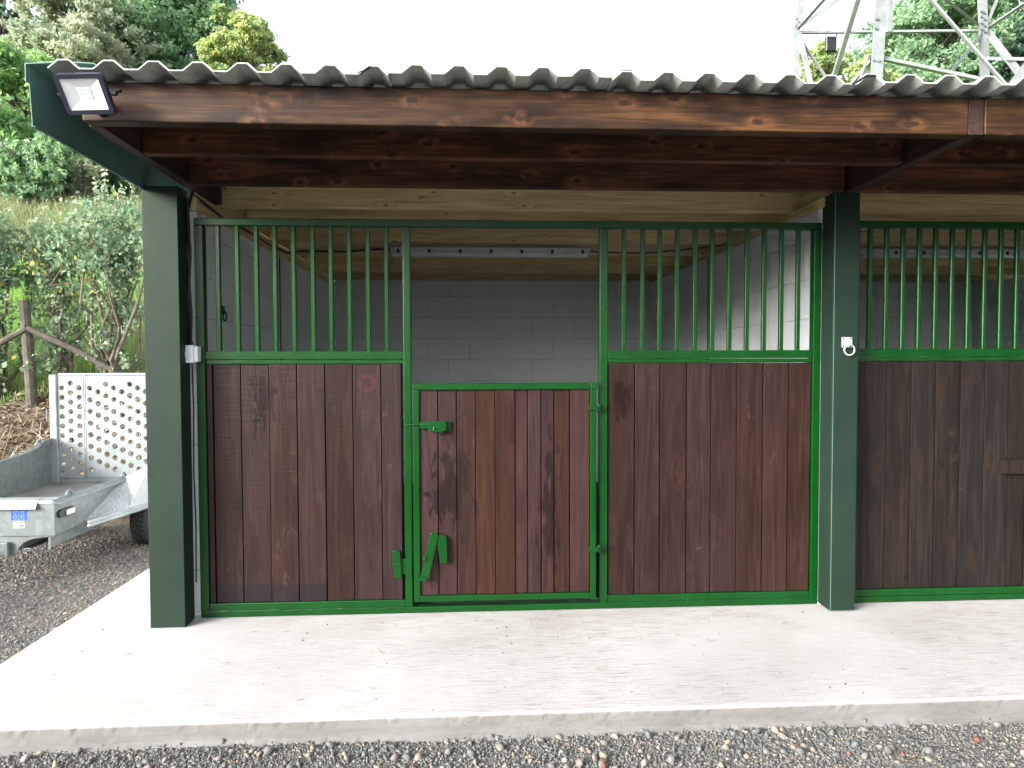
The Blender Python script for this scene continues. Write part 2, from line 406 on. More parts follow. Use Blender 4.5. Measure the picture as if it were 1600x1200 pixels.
M['leaf_hedge'] = leafmat('leaf_hedge', greens((0.1044, 0.1859, 0.1143), (0.2089, 0.3099, 0.2082), (0.4039, 0.4712, 0.3494), (0.6965, 0.5207, 0.1343)), .35)
M['litter'] = leafmat('leaf_litter', [(0., (0.0525, 0.0330, 0.0210)), (.35, (0.1500, 0.1050, 0.0675)), (.7, (0.3300, 0.2550, 0.1800)), (.93, (0.4950, 0.4200, 0.3150)), (1., (0.0900, 0.1800, 0.0450))], .05, .8)
M['grass'] = leafmat('grass_blades', [(0., (.13, .25, .06)), (.6, (.20, .36, .09)), (1., (.32, .42, .14))], .35)
M['pale_grass'] = leafmat('pale_rough_grass', [(0., (.14, .19, .09)), (.6, (.24, .28, .14)), (1., (.38, .36, .24))], .3)
M['straw'] = leafmat('dry_stalks', [(0., (.28, .24, .15)), (1., (.45, .40, .28))], .1)
# ground
t = NT('gravel_ground'); o = t.obj()
vo = t.n('TexVoronoi', {'Vector': o, 'Scale': 75.})
vo2 = t.n('TexVoronoi', {'Vector': o, 'Scale': 28.})
c1 = t.ramp(t.n('SeparateColor', {0: vo.outputs['Color']}).outputs[0], [(0., (0.0525, 0.0554, 0.0541)), (.5, (0.1050, 0.1058, 0.0964)), (.8, (0.1470, 0.1310, 0.1035)), (1., (0.2205, 0.1966, 0.1599))])
c2 = t.ramp(t.noise(o, 1.7, 5), [(.4, (0.1080, 0.1035, 0.0945)), (.62, (0.1872, 0.1380, 0.0945))])
sandy = t.ramp(t.noise(t.mapv(o, (1, 1, 1), (3.3, 1.2, 0)), .9, 5, .6), [(.5, 0.), (.7, .6)])
c1 = t.mix(sandy, c1, c2)
h = t.math('ADD', vo.outputs['Distance'], vo2.outputs['Distance'])
t.bsdf(c1, .9, t.bump(h, .9, .01)); M['gravel'] = t.m
t = NT('gravel_stones'); r = t.rnd(); o = t.obj()
col = t.ramp(r, [(0., (0.0588, 0.0638, 0.0635)), (.35, (0.1117, 0.1192, 0.1143)), (.65, (0.1646, 0.1663, 0.1499)), (.82, (0.2234, 0.1913, 0.1448)), (.93, (0.3058, 0.2550, 0.1931)), (.965, (0.1529, 0.0554, 0.0355)), (1., (0.4409, 0.3992, 0.3353))])
col = t.mix(.5, col, t.ramp(t.noise(o, 90, 4), [(.3, .6), (.7, 1.3)]), 'MULTIPLY')
t.bsdf(col, .8, t.bump(t.noise(o, 250, 3), .3, .003)); M['stones'] = t.m
t = NT('hillside'); o = t.obj()
g = t.ramp(t.noise(o, .8, 8, .65), [(.3, (.12, .22, .05)), (.5, (.17, .31, .075)), (.7, (.24, .36, .11))])
soil = t.ramp(t.noise(o, 6, 8, .7), [(.3, (0.0600, 0.0450, 0.0300)), (.6, (0.1950, 0.1500, 0.1050)), (.8, (0.3150, 0.2550, 0.1800))])
s = t.n('SeparateXYZ', {0: o}); nz = t.noise(o, .9, 6)
ms = t.ramp(t.math('MULTIPLY', t.math('ADD', s.outputs[1], t.math('MULTIPLY', nz, 1.2)), .1), [(.56, 1.), (.60, 0.)])
far_ = t.ramp(t.math('MULTIPLY', t.math('ADD', s.outputs[1], t.math('MULTIPLY', nz, 6.)), .02), [(.33, 0.), (.41, 1.)])
col = t.mix(ms, g, soil)
col = t.mix(far_, col, t.ramp(t.noise(o, 3, 8, .7), [(.3, (.03, .025, .018)), (.7, (.14, .11, .08))]))
t.bsdf(col, .95, t.bump(t.noise(o, 9, 8, .7), .8, .08)); M['hill'] = t.m

# ------------------------------------------------------------------ ground
GZ = -.09
def hill(x, y):
    s0 = 2.75 + 3.2/(1+math.exp(-(x-.3)*4.)) if x > -3 else 2.75
    s0 += .15*math.sin(x*1.3)
    if y < s0: return GZ-.06
    t_ = y-s0
    b = 1.09*min(1, t_/2.0)
    b = 1.09*(min(1, t_/2.0)**1.15)
    z = GZ + b
    if t_ > 2.0:
        u = t_-2.0
        z += .40*min(u, 30)
        if u > 30: z += 2.2*(1-math.exp(-(u-30)/25))
    return z + .05*math.sin(x*2.1+y*1.7) + .04*math.sin(x*4.3-y*3.1)
b = MB(); b.poly([(-400, -400, GZ), (400, -400, GZ), (400, 400, GZ), (-400, 400, GZ)], [(0, 1, 2, 3)])
structure(b.build('gravel_yard', M['gravel']), 'grey gravel yard in front of and beside the stable block')
xs = np.concatenate([np.linspace(-120, -14, 30), np.linspace(-13.5, 6, 79), np.linspace(7, 120, 50)])
ys = np.concatenate([np.linspace(2.2, 10, 53), np.linspace(10.5, 45, 50), np.linspace(48, 200, 20)])
V = np.array([(x, y, hill(x, y)) for y in ys for x in xs])
nx = len(xs)
Fq = np.array([(j*nx+i, j*nx+i+1, (j+1)*nx+i+1, (j+1)*nx+i) for j in range(len(ys)-1) for i in range(nx-1)])
structure(npmesh('hillside', V, Fq, np.zeros(len(Fq)), M['hill'], smooth=True), 'steep green field and earth bank rising behind the stable')

# concrete apron: swept along x with an uneven arris
b = MB()
xx = np.arange(-.69, 9.8, .025)
vs = []; fs = []
for i, x in enumerate(xx):
    j1 = .002*math.sin(x*7)+rng.normal(0, .0012); j2 = rng.normal(0, .0018); j3 = .01*math.sin(x*3.1)+rng.normal(0, .006)
    ed = .005+.006*(rng.random()**6)
    vs += [(x, 4.05, 0), (x, -1.06, 0), (x, -1.09+ed+j1, j2*.3), (x, -1.093+j1, -.007+j2-ed*.3), (x, -1.09, -.045), (x, -1.085+j1*.5, -.078), (x, -1.115+j3, -.086), (x, -1.12+j3, -.14)]
n = 8
for i in range(len(xx)-1):
    for k in range(n-1): fs.append((i*n+k, i*n+k+1, (i+1)*n+k+1, (i+1)*n+k))
vs0 = len(vs)
vs += [(-.69, 4.05, -.14), (-.69, -1.09, -.14)]
fs.append((0, vs0, vs0+1, 7, 6, 5, 4, 3, 2, 1))
fs = [tuple(reversed(f)) for f in fs]
b.poly(vs, fs)
structure(b.build('concrete_apron', M['concrete']), 'pale brushed concrete slab under and before the stables')
b = MB(); b.box(0.002, 3.358, .10, 3.778, .001, .035); b.box(3.502, 9.4, .10, 3.778, .001, .035)
structure(b.build('stable_floor', M['rubber']), 'black rubber matting on the stable floor')

# ------------------------------------------------------------------ gravel stones
def ico():
    p = (1+5**.5)/2
    v = np.array([(-1,p,0),(1,p,0),(-1,-p,0),(1,-p,0),(0,-1,p),(0,1,p),(0,-1,-p),(0,1,-p),(p,0,-1),(p,0,1),(-p,0,-1),(-p,0,1)], float)
    f = np.array([(0,11,5),(0,5,1),(0,1,7),(0,7,10),(0,10,11),(1,5,9),(5,11,4),(11,10,2),(10,7,6),(7,1,8),(3,9,4),(3,4,2),(3,2,6),(3,6,8),(3,8,9),(4,9,5),(2,4,11),(6,2,10),(8,6,7),(9,8,1)])
    return v/np.linalg.norm(v[0]), f
def stones(name, pos, size, rnd, mat):
    v0, f0 = ico(); n = len(pos)
    A = rng.normal(size=(n, 3, 3)); Q, _ = np.linalg.qr(A)
    sc = np.stack([np.ones(n), rng.uniform(.6, .95, n), rng.uniform(.4, .75, n)], 1)
    base = v0[None]*(1+rng.normal(0, .14, (n, 12, 1)))
    V = np.einsum('nij,nkj->nki', Q, base*sc[:, None, :])*size[:, None, None] + pos[:, None, :]
    F_ = (f0[None]+12*np.arange(n)[:, None, None]).reshape(-1, 3)
    return npmesh(name, V.reshape(-1, 3), F_, np.repeat(rnd, 20), mat)
def scatter(n, x0, x1, y0, y1):
    return np.stack([rng.uniform(x0, x1, n), rng.uniform(y0, y1, n)], 1)
P1 = scatter(38000, -1.1, 4.6, -1.45, -1.09); s1 = rng.lognormal(math.log(.0043), .38, len(P1)).clip(.003, .017)
P1b = scatter(260, -.2, 4.6, -1.45, -1.12); s1b = rng.uniform(.010, .024, len(P1b))
P2 = scatter(52000, -5.0, -.70, -1.2, 3.2); s2 = rng.lognormal(math.log(.0068), .35, len(P2)).clip(.004, .022)
P = np.concatenate([P1, P1b, P2]); S = np.concatenate([s1, s1b, s2])
r1 = rng.beta(1.6, 1.7, len(P1)); r1b = rng.uniform(.3, 1., len(P1b)); r2 = rng.beta(1.7, 1.3, len(P2))
# a sandy patch with fewer stones at the right
keep = np.ones(len(P), bool)
sand = (P[:, 0] > 3.0) & (P[:, 1] < -1.0); keep[sand] = rng.random(sand.sum()) < .5
Rn = np.concatenate([r1, r1b, r2])
pos = np.column_stack([P, GZ+S*rng.uniform(-.1, .5, len(S))])
g = stones('gravel', pos[keep], S[keep], Rn[keep], M['stones'])
tag(g, 'loose grey and tan gravel chippings along the slab edge', 'gravel', kind='stuff')

# ------------------------------------------------------------------ stable building
bld = empty('stable_building', (0, 0, 0), 'open fronted timber and block stable block with corrugated roof', 'stable block')
def zb(y): return 2.243-.0125*y                             # underside of the purlins
wl = MB().box(-.20, 0, .05, 3.98, -.02, 2.15).build('wall', M['wall_side'], bld, .004)
MB().box(0., .006, 1.617, 1.629, .03, 2.14).build('mastic_joint', M['black'], wl)
wr = MB().box(3.36, 3.50, .0, 3.78, -.02, 2.19).build('wall', M['wall_side'], bld, .004)
MB().box(3.354, 3.36, 1.86, 1.872, .03, 2.18).build('mastic_joint', M['black'], wr)
MB().box(0, 9.5, 3.78, 3.98, -.02, 2.337).build('wall', M['wall_back'], bld)
MB().box(9.5, 9.7, 0, 3.98, -.02, 2.19).build('wall', M['wall_side'], bld)
# wall plates
MB().prism([(.0, 2.152), (3.77, 2.152), (3.77, zb(3.77)-.002), (.0, zb(0)-.002)], 0, -.012, .012).build('wall_plate', M['pine_y'], bld, .003)
MB().prism([(-.03, 2.192), (3.77, 2.192), (3.77, zb(3.77)-.002), (-.03, zb(0)-.002)], 0, 3.345, 3.515).build('wall_plate', M['pine_y'], bld, .003)
# blocking between the purlin ends
MB().box(-.10, -.010, .25, 3.97, 2.244, 2.335).build('eaves_board', M['pine_y'], bld)
MB().box(3.40, 3.46, .0, 3.77, 2.244, 2.334).build('eaves_board', M['pine_y'], bld)
# purlins
def purl(name, y, mat, x0, x1, h=.15, t_=.055):
    h = .144
    m = MB(); m.cur = random.random()
    m.box(x0, x1, y, y+t_, zb(y), zb(y)+h); return m.build(name, mat, bld, .004)
m = MB(); m.cur = .13
m.box(.005, 3.418, -1.05, -.985, zb(-1.05), zb(-1.05)+.145)
m.cur = .62
m.box(3.487, 9.7, -1.05, -.985, zb(-1.05), zb(-1.05)+.145)
m.build('fascia', M['fascia'], bld, .006, seg=3)
purl('purlin', -.66, M['purlin'], .045, 3.395); purl('purlin', -.66, M['purlin'], 3.468, 9.6)
purl('purlin', -.165, M['purlin'], .045, 3.395); purl('purlin', -.165, M['purlin'], 3.468, 9.6)
for y in (.34, .87, 1.39, 1.92, 2.46, 3.0, 3.6): purl('purlin', y, M['pine'], .0, 9.6)
# rafters running front to back between the purlins
for x0, x1, ye, yf in ((-.005, .043, .3, -.982), (3.421, 3.484, .3, -1.046)):
    m = MB(); m.cur = random.random()
    m.prism([(yf, zb(yf)+.001), (ye, zb(ye)+.001), (ye, zb(ye)+.142), (yf, zb(yf)+.142)], 0, x0, x1)
    m.build('rafter', M['rafter'], bld, .003)
# verge board, bottom return and top cover in folded green steel
m = MB()
m.prism([(-1.0, zb(-1.0)-.008), (-.122, zb(0)-.018), (-.122, zb(0)+.20), (-1.02, zb(-1)+.222)], 0, -.204, -.200)
m.prism([(-.122, zb(0)-.02), (4.05, 2.14), (4.05, zb(4)+.19), (-.122, zb(0)+.20)], 0, -.216, -.2125)
m.prism([(-1.0, zb(-1.0)-.008), (-.122, zb(0)-.018), (-.122, zb(0)-.014), (-1.0, zb(-1.0)-.004)], 0, -.1995, -.192)
m.build('verge_trim', M['trim'], bld, .0012)
m = MB()
prof = [(-.207, 2.405), (-.207, 2.472), (-.15, 2.476), (-.06, 2.482), (.04, 2.478), (.085, 2.455), (.084, 2.452), (.04, 2.474), (-.06, 2.478), (-.15, 2.472), (-.2035, 2.469), (-.2035, 2.405)]
m.prism([(a, c) for a, c in prof], 1, -1.03, 4.1)
m.build('verge_cover', M['trim'], bld)
# corrugated sheets
PITCHX = .1557
def sheet(k0, k1, dz, cut0=False):
    x = []; z = []
    cr = .030; fl = .034; tr = .050; sl = (PITCHX-fl-tr)/2
    for k in range(k0, k1+1):
        c = .001+PITCHX*k
        x += [c-fl/2-sl, c-fl/2, c+fl/2, c+fl/2+sl]; z += [0, cr, cr, 0]
    if cut0: x = x[1:]; z = z[1:]
    x = np.array(x); z = np.array(z)+dz
    vs = []; n_ = len(x)
    yy = [-1.155+.004*(k0 % 3), -.5, .5, 1.7, 2.9, 4.12]
    for y in yy:
        for i in range(n_): vs.append((x[i], y, zb(y)+.146+z[i]))
    fs = [(j*n_+i, j*n_+i+1, (j+1)*n_+i+1, (j+1)*n_+i) for j in range(len(yy)-1) for i in range(n_-1)]
    m = MB(); m.poly(vs, fs)
    o = m.build('roof_sheet', M['sheet'], bld)
    s_ = o.modifiers.new('thick', 'SOLIDIFY'); s_.thickness = .0065; s_.offset = 1
    b_ = o.modifiers.new('bev', 'BEVEL'); b_.width = .0022; b_.segments = 2; b_.limit_method = 'ANGLE'; b_.angle_limit = math.radians(25)
sheet(0, 7, .0); sheet(7, 13, .0085); sheet(13, 19, .0); sheet(19, 26, .0085); sheet(26, 33, 0.); sheet(33, 40, .0085); sheet(40, 47, 0.); sheet(47, 54, .0085); sheet(54, 61, 0.)
MB().sweep([(1.03, -1.15, 2.405), (1.08, -1.152, 2.434)], .005, 6).build('lap_seal', M['black'], bld)
MB().sweep([(2.885, -1.15, 2.405), (2.94, -1.152, 2.437), (2.975, -1.152, 2.437)], .004, 6).build('lap_seal', M['black'], bld)
# posts
pl_ = MB().box(-.205, -.03, -.125, -.001, .002, 2.243).build('post', M['clad'], bld, .003)
pr = MB().box(3.357, 3.5, -.125, -.001, .012, 2.246).build('post', M['clad'], bld, .003)
MB().box(3.3635, 3.3665, -.1262, -.124, .012, 2.24).build('corner_seam', M['trim'], pr)
MB().box(7.0, 7.14, -.125, -.001, .002, 2.246).build('post', M['clad'], bld, .003)
MB().box(7.0, 7.14, 0., 3.78, -.02, 2.19).build('wall', M['wall_side'], bld)

# ------------------------------------------------------------------ stable fronts
GRP = 'green barred stable fronts'
def front_common(root, X0, X1, zt, posts, panels, bars, zr, mats):
    f = MB()
    f.box(X0, X1, .0, .05, zt-.038, zt)                     # top rail
    f.box(X0, X1, .0, .05, .004, .036)                      # bottom rail
    for a, c in posts: f.box(a, c, -.002, .048, .037, zt-.0385)
    for a, c in panels:
        f.box(a, c, .001, .05, zr, zr+.043)                 # middle rail
        f.box(a, c, .004, .03, zr-.024, zr-.003)            # angle that holds the boards
        f.box(a, c, .003, .03, .0365, .076)
    f.build('frame', M['green'], root, .0035)
    for x in bars:
        MB().sweep([(x, .025, zr+.043), (x, .025, zt-.038)], .0115, 12, prof=[(-1, -.75), (-.75, -1), (.75, -1), (1, -.75), (1, .75), (.75, 1), (-.75, 1), (-1, .75)]).build('bar', M['green'], root)
def boards(root, edges, z0, z1, y, mat, name='plank_panel', parent=None, slope=0):
    m = MB()
    for a, c in zip(edges[:-1], edges[1:]):
        m.cur = random.random()
        dy = random.uniform(-.005, .005); gp = random.uniform(.0016, .0034)
        m.box(a+gp, c-gp, y+dy, y+.022+dy, z0, z1)
    return m.build(name, mat, parent or root, .0022)

fr = empty('stable_front', (1.68, .02, 0), 'green barred stable front with red brown planks and a low closed door', 'stable front', GRP)
bars1 = [.113, .212, .311, .407, .504, .604, .698, .795, .893, .99]
bars2 = [2.268, 2.37, 2.465, 2.561, 2.66, 2.756, 2.852, 2.949, 3.045, 3.142, 3.236]
front_common(fr, 0.0, 3.357, 2.111, [(.0, .045), (1.078, 1.118), (2.131, 2.175), (3.315, 3.356)], [(.0455, 1.0775), (2.1755, 3.3145)], bars1+bars2, 1.3725, None)
boards(fr, [.047, .078, .222, .369, .514, .662, .808, .957, 1.066], .077, 1.347, .012, M['boards'])
boards(fr, [2.178, 2.326, 2.466, 2.613, 2.752, 2.896, 3.041, 3.183, 3.313], .077, 1.347, .012, M['boards'])
boards(fr, [.047, 1.07], .077, 1.347, .040, M['boards'], 'backing_panel'); boards(fr, [2.18, 3.31], .077, 1.347, .040, M['boards'], 'backing_panel')
# the door is a part of the front; its own pieces are sub-parts
dx0, dx1, dz0, dz1 = 1.127, 2.108, .072, 1.243
door = boards(fr, [1.160, 1.26, 1.359, 1.46, 1.564, 1.671, 1.738, 1.812, 1.881, 1.967, 2.075], .105, 1.209, -.018, M['door_boards'], 'door')
boards(fr, [1.1615, 2.073], .106, 1.208, .0085, M['boards_dark'], 'door_gap_shade', door)  # dark sheet added behind the boards so their gaps look dark
m = MB()
m.box(dx0, dx0+.034, -.030, .004, dz0, dz1-.035); m.box(dx1-.032, dx1, -.030, .004, dz0+.004, dz1-.035)
m.box(dx0-.002, dx1-.03, -.032, .004, dz1-.0345, dz1); m.box(dx1-.0295, dx1+.004, -.034, .004, dz1-.036, dz1+.003)
m.box(dx0+.0345, dx1-.0325, -.029, .004, dz0, dz0+.032); m.box(dx1-.032, dx1+.012, -.028, .002, dz0-.006, dz0+.0035)
m.build('door_frame', M['green'], door, .003)
for z in (1.108, .342):
    m = MB(); m.box(2.068, 2.118, -.042, -.030, z-.012, z+.012); m.box(2.140, 2.168, -.012, -.003, z-.017, z+.017)
    m.sweep([(2.126, -.026, z-.019), (2.126, -.026, z+.019)], .010, 10); m.box(2.126, 2.150, -.020, -.012, z-.012, z+.012); m.box(2.112, 2.126, -.034, -.024, z-.011, z+.011)
    m.build('hinge', M['green'], door, .002)
m = MB()
m.box(1.208, 1.306, -.050, -.022, .996, 1.044); m.box(1.306, 1.330, -.0305, -.020, .990, 1.040); m.box(1.165, 1.208, -.040, -.030, 1.004, 1.040)
m.sweep([(1.216, -.050, .996), (1.300, -.050, .996)], .006, 8)
for zx in ((1.318, 1.030), (1.318, 1.000)): m.sweep([(zx[0], -.036, zx[1]), (zx[0], -.030, zx[1])], .004, 8)
m.build('bolt_case', M['green'], door, .003)
m = MB(); m.sweep([(1.088, -.036, 1.026), (1.215, -.036, 1.026)], .0065, 10); m.sweep([(1.24, -.052, 1.01), (1.24, -.060, .992), (1.285, -.060, .988)], .005, 8)
m.build('bolt_bar', M['green'], door)
def tongue(cx, cz, w_, h_, ang, y0, y1, name, par, foot=False):
    pts = []
    n_ = 8
    for i in range(n_+1):
        a = math.pi*i/n_
        pts.append((math.cos(a)*w_/2, h_/2-w_*.32+math.sin(a)*w_*.32))
    if foot: pts += [(-w_*.5, -h_*.06), (-w_*.40, -h_/2), (w_*.44, -h_/2), (w_*.5, -h_*.06)]
    else: pts += [(-w_/2, -h_/2), (w_/2, -h_/2)]
    ca, sa = math.cos(ang), math.sin(ang)
    m = MB(); m.prism([(cx+x*ca+z*sa, cz-x*sa+z*ca) for x, z in pts], 1, y0, y1)
    if foot: m.prism([(cx+x*ca+z*sa, cz-x*sa+z*ca) for x, z in [(-w_*.5, -h_*.03), (w_*.5, -h_*.03), (w_*.5, h_*.03), (-w_*.5, h_*.03)]], 1, y0-.006, y0)
    return m, name, par
m, nm, pa = tongue(1.212, .325, .044, .262, math.radians(13), -.052, -.044, 'kick_latch', door)
m.sweep([(1.188, -.060, .312), (1.188, -.043, .312)], .009, 10); m.prism([(1.150, .196), (1.196, .196), (1.196, .210), (1.150, .214)], 1, -.062, -.050)
m.box(1.18, 1.2, -.044, -.02, .30, .32)
m.build(nm, M['green'], door, .002)
m, nm, pa = tongue(1.282, .360, .046, .152, math.radians(-3), -.048, -.028, 'latch_keeper', door, True); m.box(1.27, 1.29, -.030, -.018, .33, .40); m.build(nm, M['green'], door, .002)
m, nm, pa = tongue(1.037, .277, .042, .152, math.radians(-4), -.020, -.006, 'latch_keeper', fr, True); m.box(1.03, 1.078, -.007, .014, .22, .30); m.box(1.076, 1.116, -.008, -.002, .215, .30); m.build(nm, M['green'], fr, .002)
# weld and paint lumps on the frame
for wa, wb in ((.03, 1.05), (2.19, 3.32)):
    MB().sweep([(wa+(wb-wa)*i/30, .0005, .0365+random.gauss(0, .0006)) for i in range(31)], [abs(random.gauss(.0022, .0008))+.0008 for i in range(31)], 6).build('weld_bead', M['green'], fr)

fr2 = empty('stable_front', (5.2, .02, 0), 'green barred stable front with darker grey brown planks beside the right post', 'stable front', GRP)
bars3 = [3.643+.0943*i for i in range(28)]
front_common(fr2, 3.503, 6.998, 2.124, [(3.503, 3.575), (6.3, 6.345), (6.95, 6.998)], [(3.5755, 6.2995), (6.3455, 6.9495)], [x for x in bars3 if x < 6.28], 1.378, None)
e2 = [3.577, 3.743, 3.888, 4.029, 4.171, 4.310, 4.449, 4.560]
while e2[-1] < 6.15: e2.append(e2[-1]+.14)
e2[-1] = 6.297
boards(fr2, e2, .077, 1.353, .012, M['boards_dark'])
boards(fr2, [3.58, 6.29], .077, 1.353, .040, M['boards_dark'], 'backing_panel')
boards(fr2, [6.347, 6.5, 6.65, 6.8, 6.948], .077, 1.353, .012, M['boards_dark'])
m = MB(); m.cur = .4; m.box(4.40, 5.2, -.012, .010, .718, .796); m.build('cross_batten', M['boards_dark'], fr2, .003)

# ------------------------------------------------------------------ fittings
def floodlight():
    c = at(131, 148, -1.165)
    r = empty('floodlight', (c.x, c.y+.05, c.z-.01), 'slim square floodlight with dark frame at the left end of the fascia', 'floodlight')
    W_, H_ = .168, .138
    ex = Vector((.997, -.03, .03)).normalized()
    ez = Vector((-.01, -.60, .80)); ez = (ez-ex*ez.dot(ex)).normalized()   # tilts down: top edge forward
    ey = ez.cross(ex)                                       # back direction
    def q(u, v, w_): return c + ex*u + ez*v + ey*w_
    def ring(w_, h_, d, rr=.014, n=4):
        out = []
        for sx, sz, a0 in ((1, 1, 0), (-1, 1, 90), (-1, -1, 180), (1, -1, 270)):
            for k in range(n+1):
                a = math.radians(a0+90*k/n)
                out.append(q(sx*(w_/2-rr)+rr*math.cos(a), sz*(h_/2-rr)+rr*math.sin(a), d))
        return out
    m = MB()
    A = ring(W_, H_, .0); Bk = ring(W_, H_, .022); I = ring(W_-.032, H_-.030, 0., .004); D = ring(W_-.034, H_-.032, .006, .004)
    n_ = len(A); vs = A+Bk+I+D
    fs = []
    for k in range(n_):
        k2 = (k+1) % n_
        fs += [(k, k2, n_+k2, n_+k), (k, 2*n_+k, 2*n_+k2, k2), (2*n_+k, 3*n_+k, 3*n_+k2, 2*n_+k2)]
    fs.append(tuple(range(n_, 2*n_)))
    m.poly(vs, fs)
    m.build('housing', M['navy'], r)
    m = MB(); w2, h2 = (W_-.034)/2, (H_-.032)/2; w3, h3 = .026, .022
    P_ = [q(-w2, -h2, .003), q(w2, -h2, .003), q(w2, h2, .003), q(-w2, h2, .003), q(-w3, -h3, .016), q(w3, -h3, .016), q(w3, h3, .016), q(-w3, h3, .016)]
    m.poly(P_, [(0, 1, 5, 4), (1, 2, 6, 5), (2, 3, 7, 6), (3, 0, 4, 7), (4, 5, 6, 7)]); m.build('reflector', M['reflector'], r)
    m = MB(); m.poly([q(-.022, -.019, .0145), q(.022, -.019, .0145), q(.022, .019, .0145), q(-.022, .019, .0145)], [(0, 1, 2, 3)])
    o_ = m.build('led_panel', M['led'], r)
    m = MB()
    for i in range(5):
        for j in range(4):
            u = -.018+.009*i; v = -.0145+.0097*j
            m.poly([q(u-.003, v-.003, .0138), q(u+.003, v-.003, .0138), q(u+.003, v+.003, .0138), q(u-.003, v+.003, .0138)], [(0, 1, 2, 3)])
    m.build('diode_grid', M['glassy'], r)
    m = MB()
    m.sweep([q(W_/2, 0, .012), q(W_/2+.014, 0, .012), q(W_/2+.014, -.01, .07)], .006, 6); m.sweep([q(-W_/2, 0, .012), q(-W_/2-.008, 0, .012), q(-W_/2-.008, -.01, .07), q(W_/2+.014, -.01, .07)], .006, 6)
    m.sweep([q(W_/2+.010, .0, .012), q(W_/2+.026, .0, .012)], .010, 10)
    m.sweep([q(.0, -.01, .07), (c.x, -1.05, c.z-.03)], .012, 8)
    m.build('bracket', M['black'], r)
floodlight()

def batten(x0, x1, y, z, label):
    r = empty('strip_light', ((x0+x1)/2, y+.08, z), label, 'strip light', 'strip lights under the roof')
    MB().prism([(y+.005, z+.035), (y+.09, z+.035), (y+.09, z+.072), (y+.005, z+.072)], 0, x0, x1).build('base_tray', M['white_plastic'], r, .004)
    MB().prism([(y+.012, z), (y+.078, z), (y+.092, z+.033), (y, z+.033)], 0, x0+.01, x1-.02).build('diffuser', M['glassy'], r, .006)
    for i in range(7):
        x = x0+.06+(x1-x0-.12)*i/6
        MB().box(x-.010, x+.010, y-.005, y+.004, z+.024, z+.054).build('clip', M['dark_metal'], r, .002)
batten(.808, 2.382, 1.80, 2.182, 'long grey strip light under the roof of the left stable')
batten(4.593, 6.13, 1.80, 2.190, 'long grey strip light under the roof of the right stable')

def tie_ring(x, y, z, ax, label, mat='zinc', s=1.):
    r = empty('tie_ring', (x, y, z), label, 'tie ring', 'tie rings')
    if ax == 1:
        m = MB(); m.box(x-.030, x+.028, y-.004, y, z-.005, z+.050); m.build('plate', M[mat], r, .002)
        m = MB(); m.torus((x, y-.011, z+.012), .012, .004, 0, 12, 6); m.build('staple', M[mat], r, smooth=True)
        m = MB(); m.torus((x+.006, y-.016, z-.018), .028, .0042, 1, 28, 8); m.build('ring', M[mat], r, smooth=True)
        for a in (-.021, .019):
            for c in (.003, .042): MB().sweep([(x+a, y-.004, z+c), (x+a, y-.006, z+c)], .004, 8).build('screw', M['dark_metal'], r)
    else:
        m = MB(); m.box(x, x+.005, y-.03, y+.03, z, z+.05); m.build('plate', M[mat], r, .002)
        m = MB(); m.torus((x+.014, y, z-.01), .028, .0045, 0, 24, 8); m.build('ring', M[mat], r, smooth=True)
tie_ring(3.437, -.1253, 1.432, 1, 'zinc tie ring on a square plate on the right green post')
tie_ring(.0, .40, 1.635, 0, 'dark tie ring on the inside of the left block wall', 'dark_metal')

r = empty('outdoor_switch', (-.014, -.02, 1.35), 'white weatherproof light switch beside the left green post', 'switch')
MB().box(-.047, .008, -.060, .0005, 1.356, 1.448).build('back_box', M['white_plastic'], r, .006, seg=3)
MB().box(.009, .027, -.050, -.0025, 1.362, 1.442).build('side_cover', M['white_plastic'], r, .003)
MB().box(-.032, -.006, -.066, -.060, 1.388, 1.415).build('rocker', M['white_plastic'], r, .002)
MB().sweep([(-.014, -.03, 1.448), (-.014, -.03, 1.470)], .011, 10).build('gland', M['black'], r)

def cable(pts, r_, label):
    o_ = MB().sweep(pts, r_, 6).build('cable', M['cable'], None, smooth=True); tag(o_, label, 'cable', 'black power cables'); return o_
cable([(-.014, -.030, 1.468), (-.010, -.026, 1.60), (-.020, -.020, 1.78), (-.010, -.022, 1.95), (-.022, -.022, 2.10), (-.018, -.03, 2.20), (-.020, -.10, 2.236)], .0065, 'black cable rising from the white switch beside the left post')
cable([(-.016, -.012, .20), (-.012, -.012, .5), (-.018, -.012, .8), (-.012, -.013, 1.1), (-.016, -.013, 1.355)], .004, 'black cable hanging below the white switch')
cable([(-.024, -.02, 1.47), (-.026, -.02, 1.7), (-.014, -.018, 1.9), (-.024, -.012, 2.15), (.004, -.02, 2.232), (.022, .10, 2.205), (.022, .35, 2.185), (.022, .8, 2.19), (.022, 1.3, 2.18), (.03, 1.74, 2.19), (.12, 1.865, 2.225), (.45, 1.885, 2.225), (.70, 1.88, 2.245), (.812, 1.86, 2.235)], .008, 'black cable along the left wall top to the strip light')
cable([(2.38, 1.85, 2.235), (2.5, 1.88, 2.228), (2.85, 1.90, 2.226), (3.1, 1.8, 2.24), (3.30, 1.60, 2.235), (3.335, 1.3, 2.215)], .006, 'black cable from the strip light to the right wall')

# ------------------------------------------------------------------ trailer
tr = empty('flatbed_trailer', (-1.73, 1.8, GZ), 'galvanised flatbed trailer with raised perforated loading ramp beside the stable', 'trailer')
TX0, TX1, TY0, TY1 = -2.22, -1.25, .885, 2.56
MB().box(TX0+.005, TX1-.012, TY0+.01, TY1, .285, .300).build('deck', M['mat'], tr)
